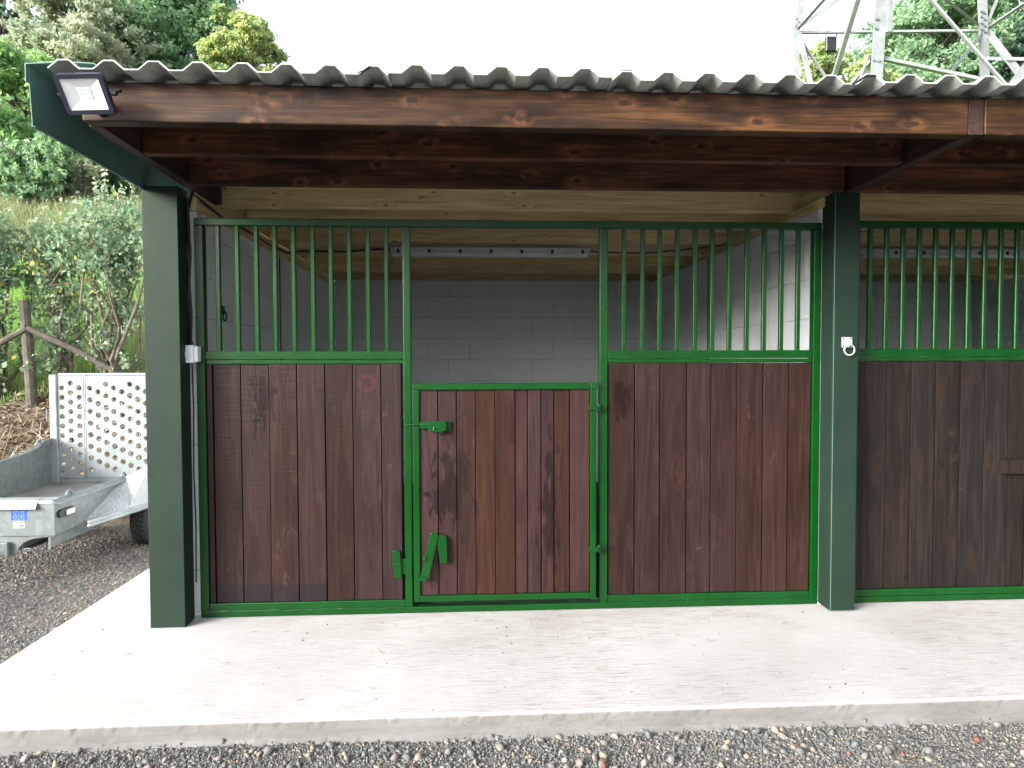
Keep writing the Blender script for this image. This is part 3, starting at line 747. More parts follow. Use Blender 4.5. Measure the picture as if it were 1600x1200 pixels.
# front panel with its folded lip
m = MB()
m.box(TX0, TX1, TY0, TY0+.006, .243, .452)
m.build('front_panel', M['galv'], tr, .001)
m = MB(); m.prism([(TY0-.030, .420), (TY0-.026, .418), (TY0+.01, .468), (TY0+.075, .474), (TY0+.075, .479), (TY0+.004, .474)], 0, TX0, TX1-.100)
m.prism([(TY0-.004, .452), (TY0+.075, .474), (TY0+.075, .479), (TY0+.001, .470)], 0, TX1-.100, TX1-.008)
m.build('front_lip', M['galv_bright'], tr)
# near side
m = MB()
m.prism([(TY0+.004, .243), (1.28, .252), (1.74, .30), (1.86, .470), (TY0+.004, .452)], 0, TX1-.004, TX1)
m.build('side_panel', M['galv'], tr, .001)
m = MB()
m.prism([(-1.262, .452), (-1.222, .446), (-1.222, .442), (-1.226, .452), (-1.262, .474), (-1.266, .474)], 1, TY0, 1.86)
m.build('side_rim', M['galv'], tr)
for y in (1.06, 1.80):
    MB().sweep([(-1.255, y-.035, .470), (-1.255, y-.01, .505), (-1.255, y+.01, .505), (-1.255, y+.04, .470)], .007, 8).build('rope_hook', M['galv'], tr, smooth=True)
# far side
m = MB(); m.prism([(TY0, .28), (TY1-.02, .28), (TY1-.02, .66), (2.20, .615), (TY0, .50)], 0, TX0-.004, TX0)
m.prism([(2.30, .63), (TY1-.03, .66), (TY1-.03, .70), (2.42, .69)], 0, TX0-.002, TX0+.02)
m.build('side_panel', M['galv'], tr, .001)
MB().sweep([(TX0, TY0, .502), (TX0, 2.2, .617), (TX0, TY1-.03, .664)], .010, 8).build('side_rim', M['galv_bright'], tr)
for y in (2.05, 2.36):
    MB().sweep([(TX0, y-.04, .60+.18*(y-2.05)), (TX0, y, .645+.18*(y-2.05)), (TX0, y+.04, .612+.18*(y-2.05))], .008, 8).build('rope_hook', M['galv_bright'], tr, smooth=True)
# chassis with drawbar cheek
m = MB()
arc = [(TX1-.012, .242), (TX1-.014, .225)]
arc = [(-1.80, .242), (-1.262, .242), (-1.262, .232), (-1.33, .228), (-1.40, .218), (-1.45, .196), (-1.485, .160), (-1.495, .118), (-1.80, .105)]
m.prism(arc, 1, TY0+.012, TY0+.022)
m.box(-1.80, -1.535, TY0-.02, TY0+.01, .115, .205)
m.build('drawbar_cheek', M['galv'], tr, .003)
m = MB()
m.box(-1.50, -1.47, TY0+.03, 2.5, .150, .240); m.box(-1.50, -1.42, TY0+.03, 2.5, .150, .156)
m.prism([(-.60, .115), (TY0+.02, .115), (TY0+.02, .21), (-.60, .19)], 0, -1.80, -1.72)
m.box(-2.0, -1.97, TY0+.03, 2.5, .150, .240)
m.prism([(.9, .16), (1.9, .16), (1.9, .24), (.9, .242)], 0, -1.30, -1.285)
m.build('chassis', M['galv'], tr, .003)
# fender: a sloping chequer plate nose rising over the wheel, with a rolled lower edge
nose = [(.93, .292), (1.35, .262+.02), (1.50, .49), (1.62, .528), (2.55, .528), (2.72, .30)]
vs = []; fs = []
top = [(1.02, .30), (1.36, .315), (1.60, .40), (1.72, .530), (2.60, .530), (2.78, .30)]
for y, z in top: vs += [(TX1+.002, y if y > 1.1 else 1.25, max(z, .30) if y > 1.1 else .300), (-1.055, y, z-.015)]
for i in range(len(top)-1): fs.append((2*i, 2*i+1, 2*i+3, 2*i+2))
m = MB()
m.poly([(TX1+.001, 1.24, .262), (TX1+.001, 1.83, .475), (TX1+.001, 2.60, .53), (-1.055, .94, .290), (-1.055, 1.46, .300), (-1.055, 1.74, .528), (-1.055, 2.60, .528), (-1.055, 1.95, .27)],
       [(0, 3, 4, 1), (1, 4, 5), (1, 5, 6, 2)])
fo = m.build('fender', M['chequer'], tr); s_ = fo.modifiers.new('thick', 'SOLIDIFY'); s_.thickness = .004
m = MB(); m.poly([(-1.055, 1.46, .298), (-1.055, 1.76, .262), (-1.055, 2.55, .262), (-1.055, 2.60, .528), (-1.055, 1.74, .528)], [(0, 1, 2, 3, 4)])
fo = m.build('fender_skirt', M['chequer'], tr); s_ = fo.modifiers.new('thick', 'SOLIDIFY'); s_.thickness = .004
m = MB()
for k in range(34):
    y = .93+.026*k
    m.sweep([(-1.052, y, .297-.055*(k/34)), (-1.046, y+.022, .320-.055*(k/34))], .006, 5)
m.sweep([(-1.053, .92, .296), (-1.053, 1.82, .240)], .013, 8); m.sweep([(-1.053, .92, .318), (-1.053, 1.82, .262)], .010, 8)
m.build('fender_tread', M['galv_bright'], tr, smooth=True)
# wheel
def wheel(x0, x1, y, rad, nm='wheel'):
    n_ = 36; zc = GZ+rad
    pr_ = [(x0, rad*.62), (x0+.005, rad*.92), (x0+.03, rad), (x1-.03, rad), (x1-.005, rad*.92), (x1, rad*.62)]
    vs = []; fs = []
    for i in range(n_):
        a = 2*math.pi*i/n_
        for x, r_ in pr_: vs.append((x, y+r_*math.cos(a), zc+r_*math.sin(a)))
    k = len(pr_)
    for i in range(n_):
        for j in range(k-1): fs.append((i*k+j, i*k+j+1, ((i+1) % n_)*k+j+1, ((i+1) % n_)*k+j))
    m = MB(); m.poly(vs, fs)
    for i in range(n_):
        a = 2*math.pi*i/n_
        for xc in (x0+.04, x1-.04):
            m.sweep([(xc-.022, y+(rad+.003)*math.cos(a), zc+(rad+.003)*math.sin(a)), (xc+.022, y+(rad+.003)*math.cos(a+.1), zc+(rad+.003)*math.sin(a+.1))], .006, 4)
    ty = m.build('wheel', M['tyre'], tr)
    m = MB(); m.sweep([(x0+.02, y, zc), (x1-.015, y, zc)], rad*.62, 24); m.sweep([(x1-.015, y, zc), (x1+.01, y, zc)], rad*.2, 16)
    m.build('rim', M['galv'], ty)
wheel(-1.22, -1.075, 1.98, .20); wheel(-2.40, -2.255, 1.98, .20)
# side marker lamp
m = MB(); m.prism([(.915, .350), (1.075, .345), (1.085, .372), (1.075, .398), (.935, .400), (.905, .385)], 0, TX1, TX1+.022)
lo = m.build('marker_lamp', M['dark_metal'], tr, .004)
MB().box(TX1+.022, TX1+.032, .975, 1.065, .355, .388).build('lens', M['reflector'], lo, .005)
# stickers on the front panel
m = MB(); m.box(-1.518, -1.420, TY0-.0012, TY0-.0002, .342, .428); st = m.build('warning_sticker', M['blue'], tr)
m = MB()
for cx_, cz_ in ((-1.493, .403), (-1.446, .403), (-1.493, .368), (-1.446, .368)):
    m.torus((cx_, TY0-.0014, cz_), .0125, .0012, 1, 14, 4); m.box(cx_-.010, cx_+.010, TY0-.0022, TY0-.0014, cz_-.0012, cz_+.0012)
m.box(-1.514, -1.424, TY0-.0020, TY0-.0013, .3455, .3475); m.box(-1.470, -1.4685, TY0-.0020, TY0-.0013, .348, .425)
m.build('pictogram', M['blue_light'], st)
m = MB(); m.box(-1.506, -1.436, TY0-.0012, TY0-.0002, .296, .336); st = m.build('plate_sticker', M['white_sticker'], tr)
m = MB(); m.box(-1.506, -1.436, TY0-.0022, TY0-.0013, .327, .334); m.build('red_band', M['red_print'], st)
m = MB()
for cx_ in (-1.490, -1.470, -1.459, -1.448): m.box(cx_-.0035, cx_+.0035, TY0-.0022, TY0-.0013, .303, .320 if cx_ > -1.48 else .312)
m.build('print', M['dark_metal'], st)

# perforated ramp, standing upright at the rear
def perforated(x0, x1, z0, z1, cols, dz, offs, rad):
    vs = []; fs = []
    cw = (x1-x0)/cols
    for c in range(cols):
        xa = x0+c*cw; xb = xa+cw; xc = (xa+xb)/2
        z = z0+(offs(c) % 1.)*dz
        if z > z0+1e-6:
            k = len(vs); vs += [(xa, z0), (xb, z0), (xb, z), (xa, z)]; fs.append((k, k+1, k+2, k+3))
        while z < z1-1e-6:
            zt_ = min(z+dz, z1)
            if zt_-z < dz-1e-4:
                k = len(vs); vs += [(xa, z), (xb, z), (xb, zt_), (xa, zt_)]; fs.append((k, k+1, k+2, k+3)); break
            zc = (z+zt_)/2; k = len(vs); n_ = 16
            for i in range(n_):
                a = 2*math.pi*i/n_; ca, sa = math.cos(a), math.sin(a)
                s = min((cw/2)/max(abs(ca), 1e-9), (dz/2)/max(abs(sa), 1e-9))
                vs.append((xc+ca*s, zc+sa*s)); vs.append((xc+ca*rad, zc+sa*rad))
            cr_ = [(xb, zt_), (xa, zt_), (xa, z), (xb, z)]
            for i in range(n_):
                i2 = (i+1) % n_; fs.append((k+2*i, k+2*i2, k+2*i2+1, k+2*i+1))
            # corner fillers
            kc = len(vs); vs += cr_
            for q_, (lo_, hi_) in enumerate(((0, 4), (4, 8), (8, 12), (12, 16))):
                idx = [i for i in range(lo_, hi_+1)]
                ang = math.atan2(dz, cw)
                for i in idx[:-1]:
                    a0 = 2*math.pi*i/n_; a1 = 2*math.pi*(i+1)/n_
                    ca_ = [ang, math.pi-ang, math.pi+ang, 2*math.pi-ang][q_]
                    if a0+1e-6 < ca_ < a1-1e-6: fs.append((k+2*i, kc+q_, k+2*((i+1) % n_)))
            z = zt_
    return vs, fs
m = MB()
RY = 2.57
for (x0, x1, c, f_, dz) in ((-2.165, -1.945, 3, lambda c: .5 if c % 2 else 0., .083), (-1.925, -1.25, 10, lambda c: [0., .67, .33][c % 3]+.2, .102)):
    vs, fs = perforated(x0, x1, .345, 1.235, c, dz, f_, .0240 if c > 5 else .0225)
    m.poly([(x, RY, z) for x, z in vs], fs)
ro = m.build('ramp', M['galv_bright'], tr)
s_ = ro.modifiers.new('thick', 'SOLIDIFY'); s_.thickness = .028; s_.offset = 0
m = MB()
m.box(-2.228, -2.166, RY-.03, RY+.012, .305, 1.250); m.box(-1.944, -1.926, RY-.014, RY+.006, .345, 1.255)
m.box(-2.165, -1.20, RY-.006, RY+.022, 1.236, 1.262); m.box(-2.165, -1.20, RY-.006, RY+.02, .300, .344); m.box(-1.249, -1.20, RY-.03, RY+.01, .3445, 1.235)
m.build('ramp_frame', M['galv_bright'], ro, .008, seg=3)
m = MB(); m.sweep([(-2.23, RY, .84), (-2.262, RY-.005, .84), (-2.262, RY-.005, .945), (-2.23, RY, .945)], .006, 8); m.build('handle', M['galv'], ro)

# ------------------------------------------------------------------ vegetation helpers
def quads(C, size, name, mat, rnd, parent=None, flat=0., aspect=.55, droop=0.):
    """leaf quads at C, random facing"""
    n_ = len(C)
    N = rng.normal(size=(n_, 3)); N[:, 2] = np.abs(N[:, 2])+flat; N /= np.linalg.norm(N, axis=1)[:, None]
    T = np.cross(N, rng.normal(size=(n_, 3))); T /= np.linalg.norm(T, axis=1)[:, None]+1e-9
    Bv = np.cross(N, T)
    s = size[:, None]
    fold = N*s*.18
    V = np.stack([C-T*s, C-Bv*s*aspect+fold, C+T*s, C+Bv*s*aspect+fold], 1).reshape(-1, 3)
    F_ = np.arange(n_*4).reshape(-1, 4)
    return npmesh(name, V, F_, rnd, mat, parent)

def limb(m, a, b, r0, r1, wob=.08, n_=7, seed=0):
    rr = np.random.default_rng(seed); a = np.array(a, float); b_ = np.array(b, float); L = np.linalg.norm(b_-a)
    pts = []; off = np.zeros(3)
    for i in range(n_):
        t_ = i/(n_-1); 
        if 0 < i < n_-1: off = off*.5+rr.normal(0, wob*L/3, 3)
        else: off = off*.3
        pts.append(tuple(a+(b_-a)*t_+off*(0 if i in (0,) else 1)))
    m.sweep(pts, [r0+(r1-r0)*i/(n_-1) for i in range(n_)], 7)
    return pts

def tree(name, label, c, rx, rz, mat, nlobe=38, leaves=30000, leaf=.085, seed=1, conical=False, group='trees on the hill behind the stable', stray=.07):
    global rng
    rng = np.random.default_rng(seed)
    cx_, cy_, cz_ = c
    gz = hill(cx_, cy_)
    r = empty(name, (cx_, cy_, gz), label, 'tree', group)
    L = []
    for i in range(nlobe):
        u = rng.normal(size=3); u /= np.linalg.norm(u); k = rng.uniform(.35, 1.)**.6
        p = np.array([u[0]*rx*k, u[1]*rx*k*.9, u[2]*rz*k])
        if conical:
            h = rng.uniform(-1, 1); rr_ = rx*(1-(h+1)/2)*.95+.15
            a = rng.uniform(0, 6.28); p = np.array([math.cos(a)*rr_, math.sin(a)*rr_, h*rz])
        L.append((p+np.array(c), rng.uniform(.20, .40)*min(rx, rz)*(.7 if conical else 1)))
    L.sort(key=lambda q: q[0][2])
    wts = np.array([q[1]**2 for q in L]); cnt = (leaves*wts/wts.sum()).astype(int)
    Cs = []; rn = []
    for (p, R), k in zip(L, cnt):
        tone = rng.uniform(-.16, .16)
        # a lobe is a set of leafy sprays
        ns = max(6, int(k/55)); sp = rng.normal(size=(ns, 3)); sp /= np.linalg.norm(sp, axis=1)[:, None]
        sp *= R*rng.uniform(.55, 1.08, (ns, 1)); sp[:, 2] *= .8
        idx = rng.integers(0, ns, k)
        pt = sp[idx]+rng.normal(0, R*.15, (k, 3))*[1.25, 1.25, .65]
        Cs.append(p+pt); rn.append(np.clip(.45+tone+rng.normal(0, .15, ns)[idx]*.7+rng.normal(0, .13, k), 0, 1))
    C = np.concatenate(Cs); rn = np.concatenate(rn)
    quads(C, rng.lognormal(math.log(leaf), .25, len(C)), 'crown', mat, rn, r)
    m = MB()
    top = np.array(c)+np.array([0, 0, rz*.5])
    limb(m, (cx_, cy_, gz-.3), top, rx*.085+.05, .04, .03, 9, seed)
    for i, (p, R) in enumerate(L[::2]):
        zf = gz+(p[2]-gz)*rng.uniform(.45, .75)
        limb(m, (cx_, cy_, zf), p, .075, .012, .10, 6, seed*50+i)
    m.build('trunk', M['bark'], r)
    return r

def Pd(px, py, d): return tuple(at(px, py, d-3.77))
GL = 'trees on the hillside at the left'
tree('conifer', 'dark green tree in the top left corner', Pd(2, 45, 31), 2.3, 4.2, M['leaf_dark'], 60, 26000, .085, 11, True, GL)
tree('tree', 'dusky dark green tree filling the gap behind the olive tree', Pd(170, 130, 33), 5.2, 3.2, M['leaf_dark'], 60, 40000, .10, 12, False, GL)
tree('tree', 'pale olive tree standing right of the dark corner tree', Pd(118, 62, 25), 2.1, 2.2, M['leaf_olive'], 42, 30000, .075, 13, False, GL)
tree('tree', 'large mid green tree above the left end of the roof', Pd(248, 50, 28), 2.7, 2.9, M['leaf_mid'], 50, 42000, .085, 14, False, GL)
tree('tree', 'yellowing tree at the right edge of the left group', Pd(376, 98, 26), 1.35, 1.75, M['leaf_yellow'], 36, 24000, .07, 15, False, GL)
tree('tree', 'grey green thin tree just behind the yellowing one', Pd(340, 75, 30), 1.7, 2.0, M['leaf_olive'], 34, 18000, .08, 25, False, GL)
tree('tree', 'bright green tree at the left edge above the hedge', Pd(28, 185, 22.5), 2.1, 2.2, M['leaf_bright'], 44, 36000, .075, 16, False, GL)
tree('tree', 'low green and yellow tree below the roof corner', Pd(118, 215, 23.5), 1.7, 1.3, M['leaf_yellow'], 36, 26000, .07, 17, False, GL)
tree('tree', 'dark shaded tree behind the roof corner', Pd(215, 165, 29), 2.6, 2.4, M['leaf_dark'], 40, 26000, .09, 18, False, GL)
GR = 'trees behind the pylon'
tree('tree', 'big dark green tree behind the right pylon leg', Pd(1575, 30, 36), 3.9, 5.2, M['leaf_mid'], 70, 52000, .11, 21, False, GR)
tree('tree', 'dense green tree between the two pylon legs', Pd(1450, 75, 33), 2.9, 4.0, M['leaf_mid'], 60, 46000, .10, 22, False, GR)
tree('tree', 'low yellow green tree left of the near pylon leg', Pd(1318, 135, 30), 1.7, 2.1, M['leaf_yellow'], 40, 26000, .085, 23, False, GR)
tree('tree', 'tall green tree at the right edge behind the pylon', Pd(1700, 60, 32), 3.2, 4.6, M['leaf_dark'], 50, 30000, .11, 24, False, GR)

def shrub(name, label, x, y, h, w_, mat, nst, ntw, nlf, leaf, seed, cat='hedge shrub', group='overgrown hedge on the bank', low=.58, stem=.022):
    global rng
    rng = np.random.default_rng(seed)
    z0 = hill(x, y)
    r = empty(name, (x, y, z0), label, cat, group)
    m = MB(); Cs = []; rn = []
    stems = []
    for i in range(nst):
        a = rng.uniform(0, 6.28); sp = rng.uniform(.1, 1.)*w_*.55
        b_ = (x+math.cos(a)*sp, y+math.sin(a)*sp*.7, z0+h*rng.uniform(.6, .95))
        pts = limb(m, (x+rng.normal(0, .06), y+rng.normal(0, .05), z0-.05), b_, stem*rng.uniform(.6, 1.3), .005, .10, 8, seed*31+i)
        stems.append(pts)
    for i in range(ntw):
        pts = stems[rng.integers(nst)]; k = rng.integers(1, len(pts)); s = np.array(pts[k])
        if (s[2]-z0)/h < low and rng.random() < .75: continue
        d = rng.normal(size=3); d[2] = abs(d[2])*.9+.1; d /= np.linalg.norm(d)
        L = rng.uniform(.25, .62)*w_*.62
        e = s+d*L*[1, .8, 1]; e[2] = min(e[2], z0+h*1.0)
        limb(m, s, e, .0045, .0018, .07, 5, seed*77+i)
        t_ = rng.uniform(.15, 1.05, nlf); tone = rng.uniform(-.15, .2)
        Cs.append(s+(e-s)*t_[:, None]+rng.normal(0, .045, (nlf, 3))); rn.append(np.clip(.42+tone+rng.normal(0, .2, nlf), 0, 1))
    # upright sprigs above the crown
    for i in range(int(ntw*.08)):
        pts = stems[rng.integers(nst)]; s = np.array(pts[-1])+rng.normal(0, .15, 3); L = rng.uniform(.25, .55); e = s+np.array([rng.normal(0, .06), rng.normal(0, .06), L])
        limb(m, s, e, .0035, .0015, .03, 5, seed*99+i)
        kk = int(L*55); t_ = np.linspace(.1, 1, kk)
        Cs.append(s+(e-s)*t_[:, None]+rng.normal(0, .016, (kk, 3))); rn.append(rng.uniform(.4, .9, kk))
    C = np.concatenate(Cs); rn = np.concatenate(rn)
    quads(C, rng.lognormal(math.log(leaf), .3, len(C)), 'foliage', mat, rn, r, aspect=.7)
    m.build('stems', M['twig'], r)
    return r
shrub('hedge_shrub', 'grey green shrub at the left edge of the hedge above the trailer', -4.9, 4.95, 2.35, 1.6, M['leaf_hedge'], 9, 264, 46, .024, 41)
shrub('hedge_shrub', 'leafy shrub growing round the grey fence post', -4.15, 4.85, 2.15, 1.35, M['leaf_hedge'], 8, 241, 44, .024, 42)
shrub('hedge_shrub', 'twiggy shrub in the middle of the hedge above the ramp', -3.45, 4.9, 2.1, 1.25, M['leaf_hedge'], 10, 229, 39, .024, 43)
shrub('hedge_shrub', 'thick stemmed shrub beside the left green post', -2.8, 4.8, 2.3, 1.25, M['leaf_hedge'], 14, 287, 37, .024, 44, stem=.028)
shrub('hedge_shrub', 'shrub hidden mostly behind the left green post', -1.95, 5.0, 2.0, 1.3, M['leaf_hedge'], 8, 172, 37, .024, 45)
shrub('hedge_shrub', 'shrub further left outside the trailer end', -6.1, 5.1, 2.3, 1.5, M['leaf_hedge'], 8, 172, 37, .024, 46)

# dry stalks above the hedge: nobody could count them
m = MB()
rr = np.random.default_rng(5)
for i in range(150):
    x = rr.uniform(-4.6, -2.4); y = rr.uniform(4.9, 6.2); z = hill(x, y)
    L = rr.uniform(1.2, 2.2); dx = rr.normal(0, .18)
    m.cur = rr.random()
    m.sweep([(x, y, z), (x+dx*.3, y, z+L*.5), (x+dx, y, z+L)], [.004, .003, .0015], 4)
tag(m.build('dry_stalks', M['straw']), 'pale dry grass stalks standing among the hedge tops', 'dry stalks', kind='stuff')

# fence
fe = empty('wooden_fence', (-4.02, 4.55, hill(-4.02, 4.55)), 'weathered wooden fence post with sagging rails in the hedge', 'fence')
p0 = at(38, 490, 4.6); p1 = at(50, 655, 4.6)
m = MB(); m.sweep([(p1.x+.02, 4.6, p1.z-.15), (p1.x-.01, 4.6, (p0.z+p1.z)/2), (p0.x, 4.6, p0.z+.15)], [.062, .058, .055], 10); m.build('post', M['grey_wood'], fe)
a_, b_ = at(42, 512, 4.55), at(-60, 570, 4.6)
m = MB(); m.sweep([tuple(a_), tuple(b_)], .036, 8); m.build('rail', M['grey_wood'], fe)
b_ = at(215, 600, 4.7)
m = MB(); m.sweep([tuple(a_), tuple((a_+b_)/2+Vector((0, 0, .03))), tuple(b_)], .034, 8); m.build('rail', M['grey_wood'], fe)
for z in (0, .22, .45):
    c0, c1 = at(-200, 520+z*160, 4.62), at(330, 520+z*160, 4.62)
    m = MB(); m.sweep([tuple(c0), tuple(c1)], .0022, 4); m.build('wire', M['dark_metal'], fe)

# bank litter and grass
rng = np.random.default_rng(9)
n_ = 20000
X = rng.uniform(-8, -.6, n_); Y = rng.uniform(2.7, 5.1, n_)
Z = np.array([hill(a, c) for a, c in zip(X, Y)])+rng.uniform(.0, .05, n_)
lt = quads(np.column_stack([X, Y, Z]), rng.lognormal(math.log(.028), .4, n_), 'leaf_litter', M['litter'], rng.random(n_), flat=1.2, aspect=.35)
tag(lt, 'dead leaves and dry grass covering the bank behind the trailer', 'leaf litter', kind='stuff')
def blades(n_, x0, x1, y0, y1, h0, h1, w_, name, mat, label):
    X = rng.uniform(x0, x1, n_); Y = rng.uniform(y0, y1, n_); Z = np.array([hill(a, c) for a, c in zip(X, Y)])
    a = rng.uniform(0, 6.28, n_); H = rng.uniform(h0, h1, n_); lean = rng.normal(0, .35, (n_, 2))*H[:, None]
    B0 = np.column_stack([X-np.cos(a)*w_, Y-np.sin(a)*w_, Z-.01]); B1 = np.column_stack([X+np.cos(a)*w_, Y+np.sin(a)*w_, Z-.01])
    T = np.column_stack([X+lean[:, 0], Y+lean[:, 1], Z+H])
    V = np.stack([B0, B1, T], 1).reshape(-1, 3)
    o_ = npmesh(name, V, np.arange(n_*3).reshape(-1, 3), rng.random(n_), mat)
    tag(o_, label, 'grass', kind='stuff')
blades(90000, -11, -.5, 4.7, 12, .05, .14, .007, 'grass', M['grass'], 'short bright green grass of the field behind the hedge')
blades(70000, -17, -1, 10, 22, .12, .45, .012, 'rough_grass', M['pale_grass'], 'long rough grass on the slope under the left trees')
m = MB(); rr = np.random.default_rng(15)
for i in range(420):
    x = rr.uniform(-6, -1.5); y = rr.uniform(2.9, 4.9); z = hill(x, y)+.03; a = rr.uniform(0, 6.28); L = rr.uniform(.1, .45); m.cur = rr.random()
    m.sweep([(x, y, z), (x+math.cos(a)*L*.5, y+math.sin(a)*L*.5, z+rr.uniform(.02, .12)), (x+math.cos(a)*L, y+math.sin(a)*L, hill(x+math.cos(a)*L, y+math.sin(a)*L)+.02)], [.005, .004, .002], 4)
tag(m.build('fallen_twigs', M['straw']), 'fallen dry twigs lying on the bank', 'twigs', kind='stuff')

# ------------------------------------------------------------------ pylon
pyl = empty('lattice_pylon', (12, 12, 3), 'pale galvanised steel lattice pylon rising behind the roof at the right', 'pylon')
yA, yB, yC, yD = 15.2, 10.2, 14.2, 9.2
Lp = [(-1, -1), (1, -1), (1, -.78), (-.78, -.78), (-.78, 1), (-1, 1)]
def mem(nodes, w_, nm='brace'):
    MB().sweep([tuple(at(*q)) for q in nodes], w_, prof=Lp).build(nm, M['tower'], pyl)
mem([(1236, 330, yA), (1243, 47, yA), (1262, -60, yA+.1), (1290, -200, yA+.2)], .085, 'leg')
mem([(1352, 330, yB-.1), (1376, -60, yB), (1384, -200, yB+.1)], .12, 'leg')
mem([(1541, 330, yC), (1528, -60, yC), (1518, -200, yC)], .125, 'leg')
mem([(1800, 330, yD), (1780, -60, yD), (1765, -200, yD)], .12, 'leg')
mem([(1243, 50, yA), (1536, 47, yC)], .045)
mem([(1243, 47, yA), (1290, -6, yA-1), (1350, -75, yB+1.5)], .05)
mem([(1245, 44, yA), (1312, -3, yA), (1450, -100, yC+.2)], .045)
mem([(1352, -40, yB+.4), (1340, 0, yB+.8), (1303, 120, yB+2.3), (1290, 165, yB+2.8)], .05)
mem([(1248, 50, yA), (1267, 132, yA-.5), (1280, 190, yA-.8)], .05)
mem([(1250, 58, yA), (1294, 124, yA), (1330, 180, yA)], .045)
mem([(1361, 95, yB), (1328, 135, yB+.7), (1300, 170, yB+1)], .035)
mem([(1360, 85, yB), (1343, 132, yB+.4), (1325, 180, yB+.8)], .04)
mem([(1374, 98, yB), (1398, 138, yB+.6), (1420, 175, yB+1)], .035)
mem([(1362, 86, yB), (1575, 132, yB-.4), (1650, 149, yB-.6)], .055)
mem([(1440, -20, yB-.1), (1572, 131, yB-.5), (1620, 185, yB-.7)], .04)
mem([(1465, -12, yB+2), (1530, 38, yC)], .035)
mem([(1536, 48, yC), (1464, 138, yC-1.6), (1430, 180, yC-2.2)], .05)
mem([(1540, 46, yC), (1595, 117, yC-1.2), (1640, 175, yC-2)], .06)
mem([(1542, 43, yC), (1600, 4, yC-1.3), (1660, -35, yC-2.5)], .05)
mem([(1541, 38, yC), (1558, -4, yC), (1580, -60, yC)], .04)
mem([(1532, 91, yC), (1600, 92, yC-1.2), (1680, 93, yC-2.6)], .04)
mem([(1392, -30, 14.7), (1389, 50, 14.7)], .055)
mem([(1615, 85, yD), (1575, 138, yD), (1540, 185, yD)], .07)
m = MB()
for (px, py, yy) in ((1369, 30, yB), (1368, 45, yB), (1364, 95, yB), (1372, 96, yB), (1533, 18, yC), (1537, 20, yC), (1533, 26, yC), (1538, 30, yC), (1533, 36, yC), (1538, 40, yC), (1534, 46, yC), (1539, 50, yC), (1245, 30, yA), (1244, 40, yA)):
    q = at(px, py, yy-.14); m.sweep([tuple(q), (q.x, q.y-.05, q.z)], .03, 6)
m.build('bolt', M['galv'], pyl)
sg = empty('hanging_box', tuple(at(1298, 69, 15.1)), 'small black box hanging from the pylon cross member', 'box')
a0, a1 = at(1290, 80, 15.1), at(1306, 58, 15.1)
MB().box(a0.x, a1.x, 15.05, 15.16, a0.z, a1.z).build('panel', M['black'], sg, .01)
h0 = at(1298, 48, 15.1)
m = MB(); m.box(a0.x-.01, a0.x+.012, 15.04, 15.07, a0.z, h0.z+.03); m.box(a1.x-.012, a1.x+.01, 15.04, 15.07, a0.z, h0.z+.03); m.build('hanger', M['tower'], sg)

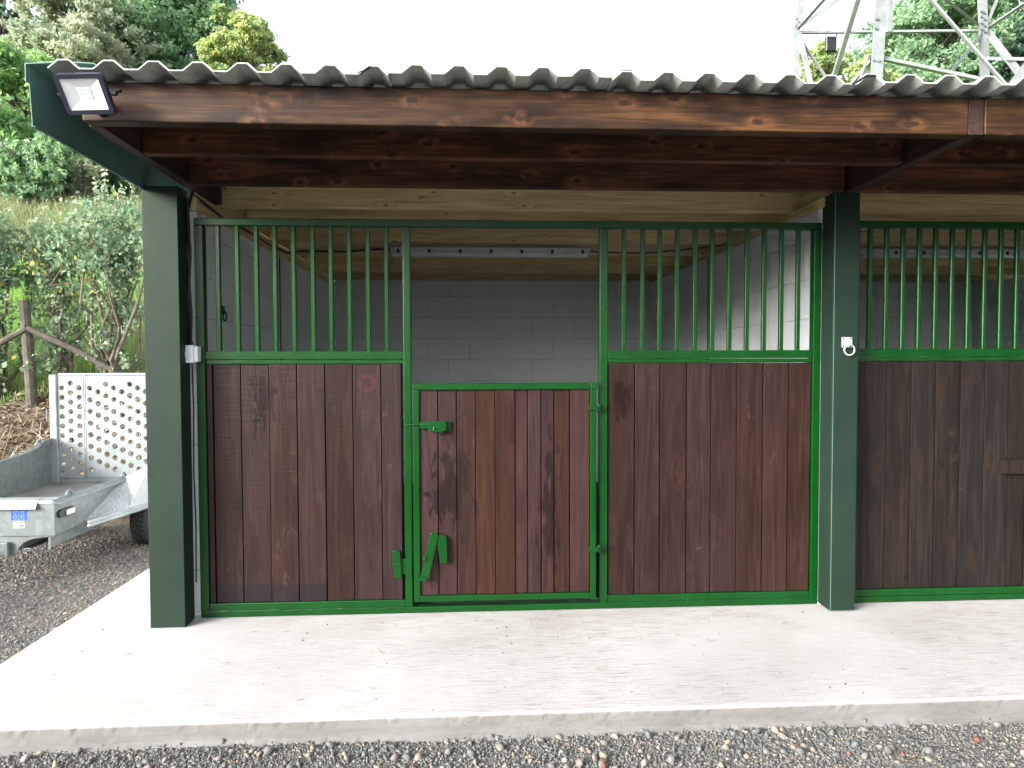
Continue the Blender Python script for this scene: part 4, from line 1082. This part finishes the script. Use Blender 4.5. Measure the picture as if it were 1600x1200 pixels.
# far wood across the valley behind the viewer: it is what the gloss paint mirrors, with a gap of sky in its middle
rng = np.random.default_rng(77)
Cs = []; rn = []
for i in range(70):
    a = rng.uniform(math.radians(118), math.radians(422))
    a = rng.choice([rng.uniform(math.radians(105), math.radians(252)), rng.uniform(math.radians(285), math.radians(400))])
    d = rng.uniform(24, 34)
    x, y = 1.4+d*math.cos(a)*1.0, -3.8+d*math.sin(a)
    if y > -8: continue
    h = rng.uniform(4.5, 6.5)
    for k in range(5):
        c = np.array([x+rng.normal(0, 1.5), y+rng.normal(0, 1), GZ+h*(.15+.17*k)]); 
        u = rng.normal(size=(420, 3)); u /= np.linalg.norm(u, axis=1)[:, None]; Cs.append(c+u*rng.uniform(1.0, 1.7)*rng.uniform(.7, 1, (420, 1))); rn.append(rng.uniform(0, .7, 420))
for i in range(26):                                            # low scrub in the gap
    x = 1.4+rng.uniform(-13, 13); y = rng.uniform(-33, -26)
    u = rng.normal(size=(420, 3)); u /= np.linalg.norm(u, axis=1)[:, None]; Cs.append(np.array([x, y, rng.uniform(.8, 2.2)])+u*1.5); rn.append(rng.uniform(0, .7, 420))
C = np.concatenate(Cs)
o = quads(C, rng.uniform(.22, .34, len(C)), 'far_wood', M['leaf_dark'], np.concatenate(rn), aspect=.8)
tag(o, 'far wood across the yard, facing the stable front', 'wood', kind='stuff')

# scrub at the foot of the left trees
for i, (px, d, hh, lab) in enumerate(((40, 19.5, 1.7, 'low bramble bush at the left edge under the bright tree'), (95, 20.5, 1.3, 'low bush under the yellowing tree behind the hedge'), (185, 21.5, 1.5, 'low bush on the slope beside the roof corner'))):
    c = at(px, 300, d-3.77)
    shrub('bush', lab, c.x, c.y, hh, 2.6, M['leaf_mid'] if i != 1 else M['leaf_olive'], 8, 130, 60, .05, 60+i, 'bush', 'bushes on the slope', low=.1, stem=.03)

# crumbs of stone and straw blown on to the slab
rng = np.random.default_rng(31)
Pq = scatter(80, -.6, 4.6, -1.03, -.03); Sq = rng.lognormal(math.log(.0028), .4, 80).clip(.0015, .008)
o = stones('grit', np.column_stack([Pq, Sq*.45]), Sq, rng.beta(1.2, 1.6, 80)*.8, M['stones'])
tag(o, 'scattered grit and small stones lying on the pale slab', 'grit', kind='stuff')
m = MB(); rr = np.random.default_rng(33)
for i in range(46):
    x = rr.uniform(-.5, 4.6); y = -abs(rr.normal(0, .22))-.02 if i % 2 else rr.uniform(-1, -.05); a = rr.uniform(0, 3.14); L = rr.uniform(.015, .05); m.cur = rr.random()
    m.sweep([(x, y, .0035), (x+math.cos(a)*L*.5, y+math.sin(a)*L*.4, .006), (x+math.cos(a)*L, y+math.sin(a)*L, .0035)], .0012, 4)
tag(m.build('straw', M['straw']), 'short bits of straw lying on the slab by the doors', 'straw', kind='stuff')
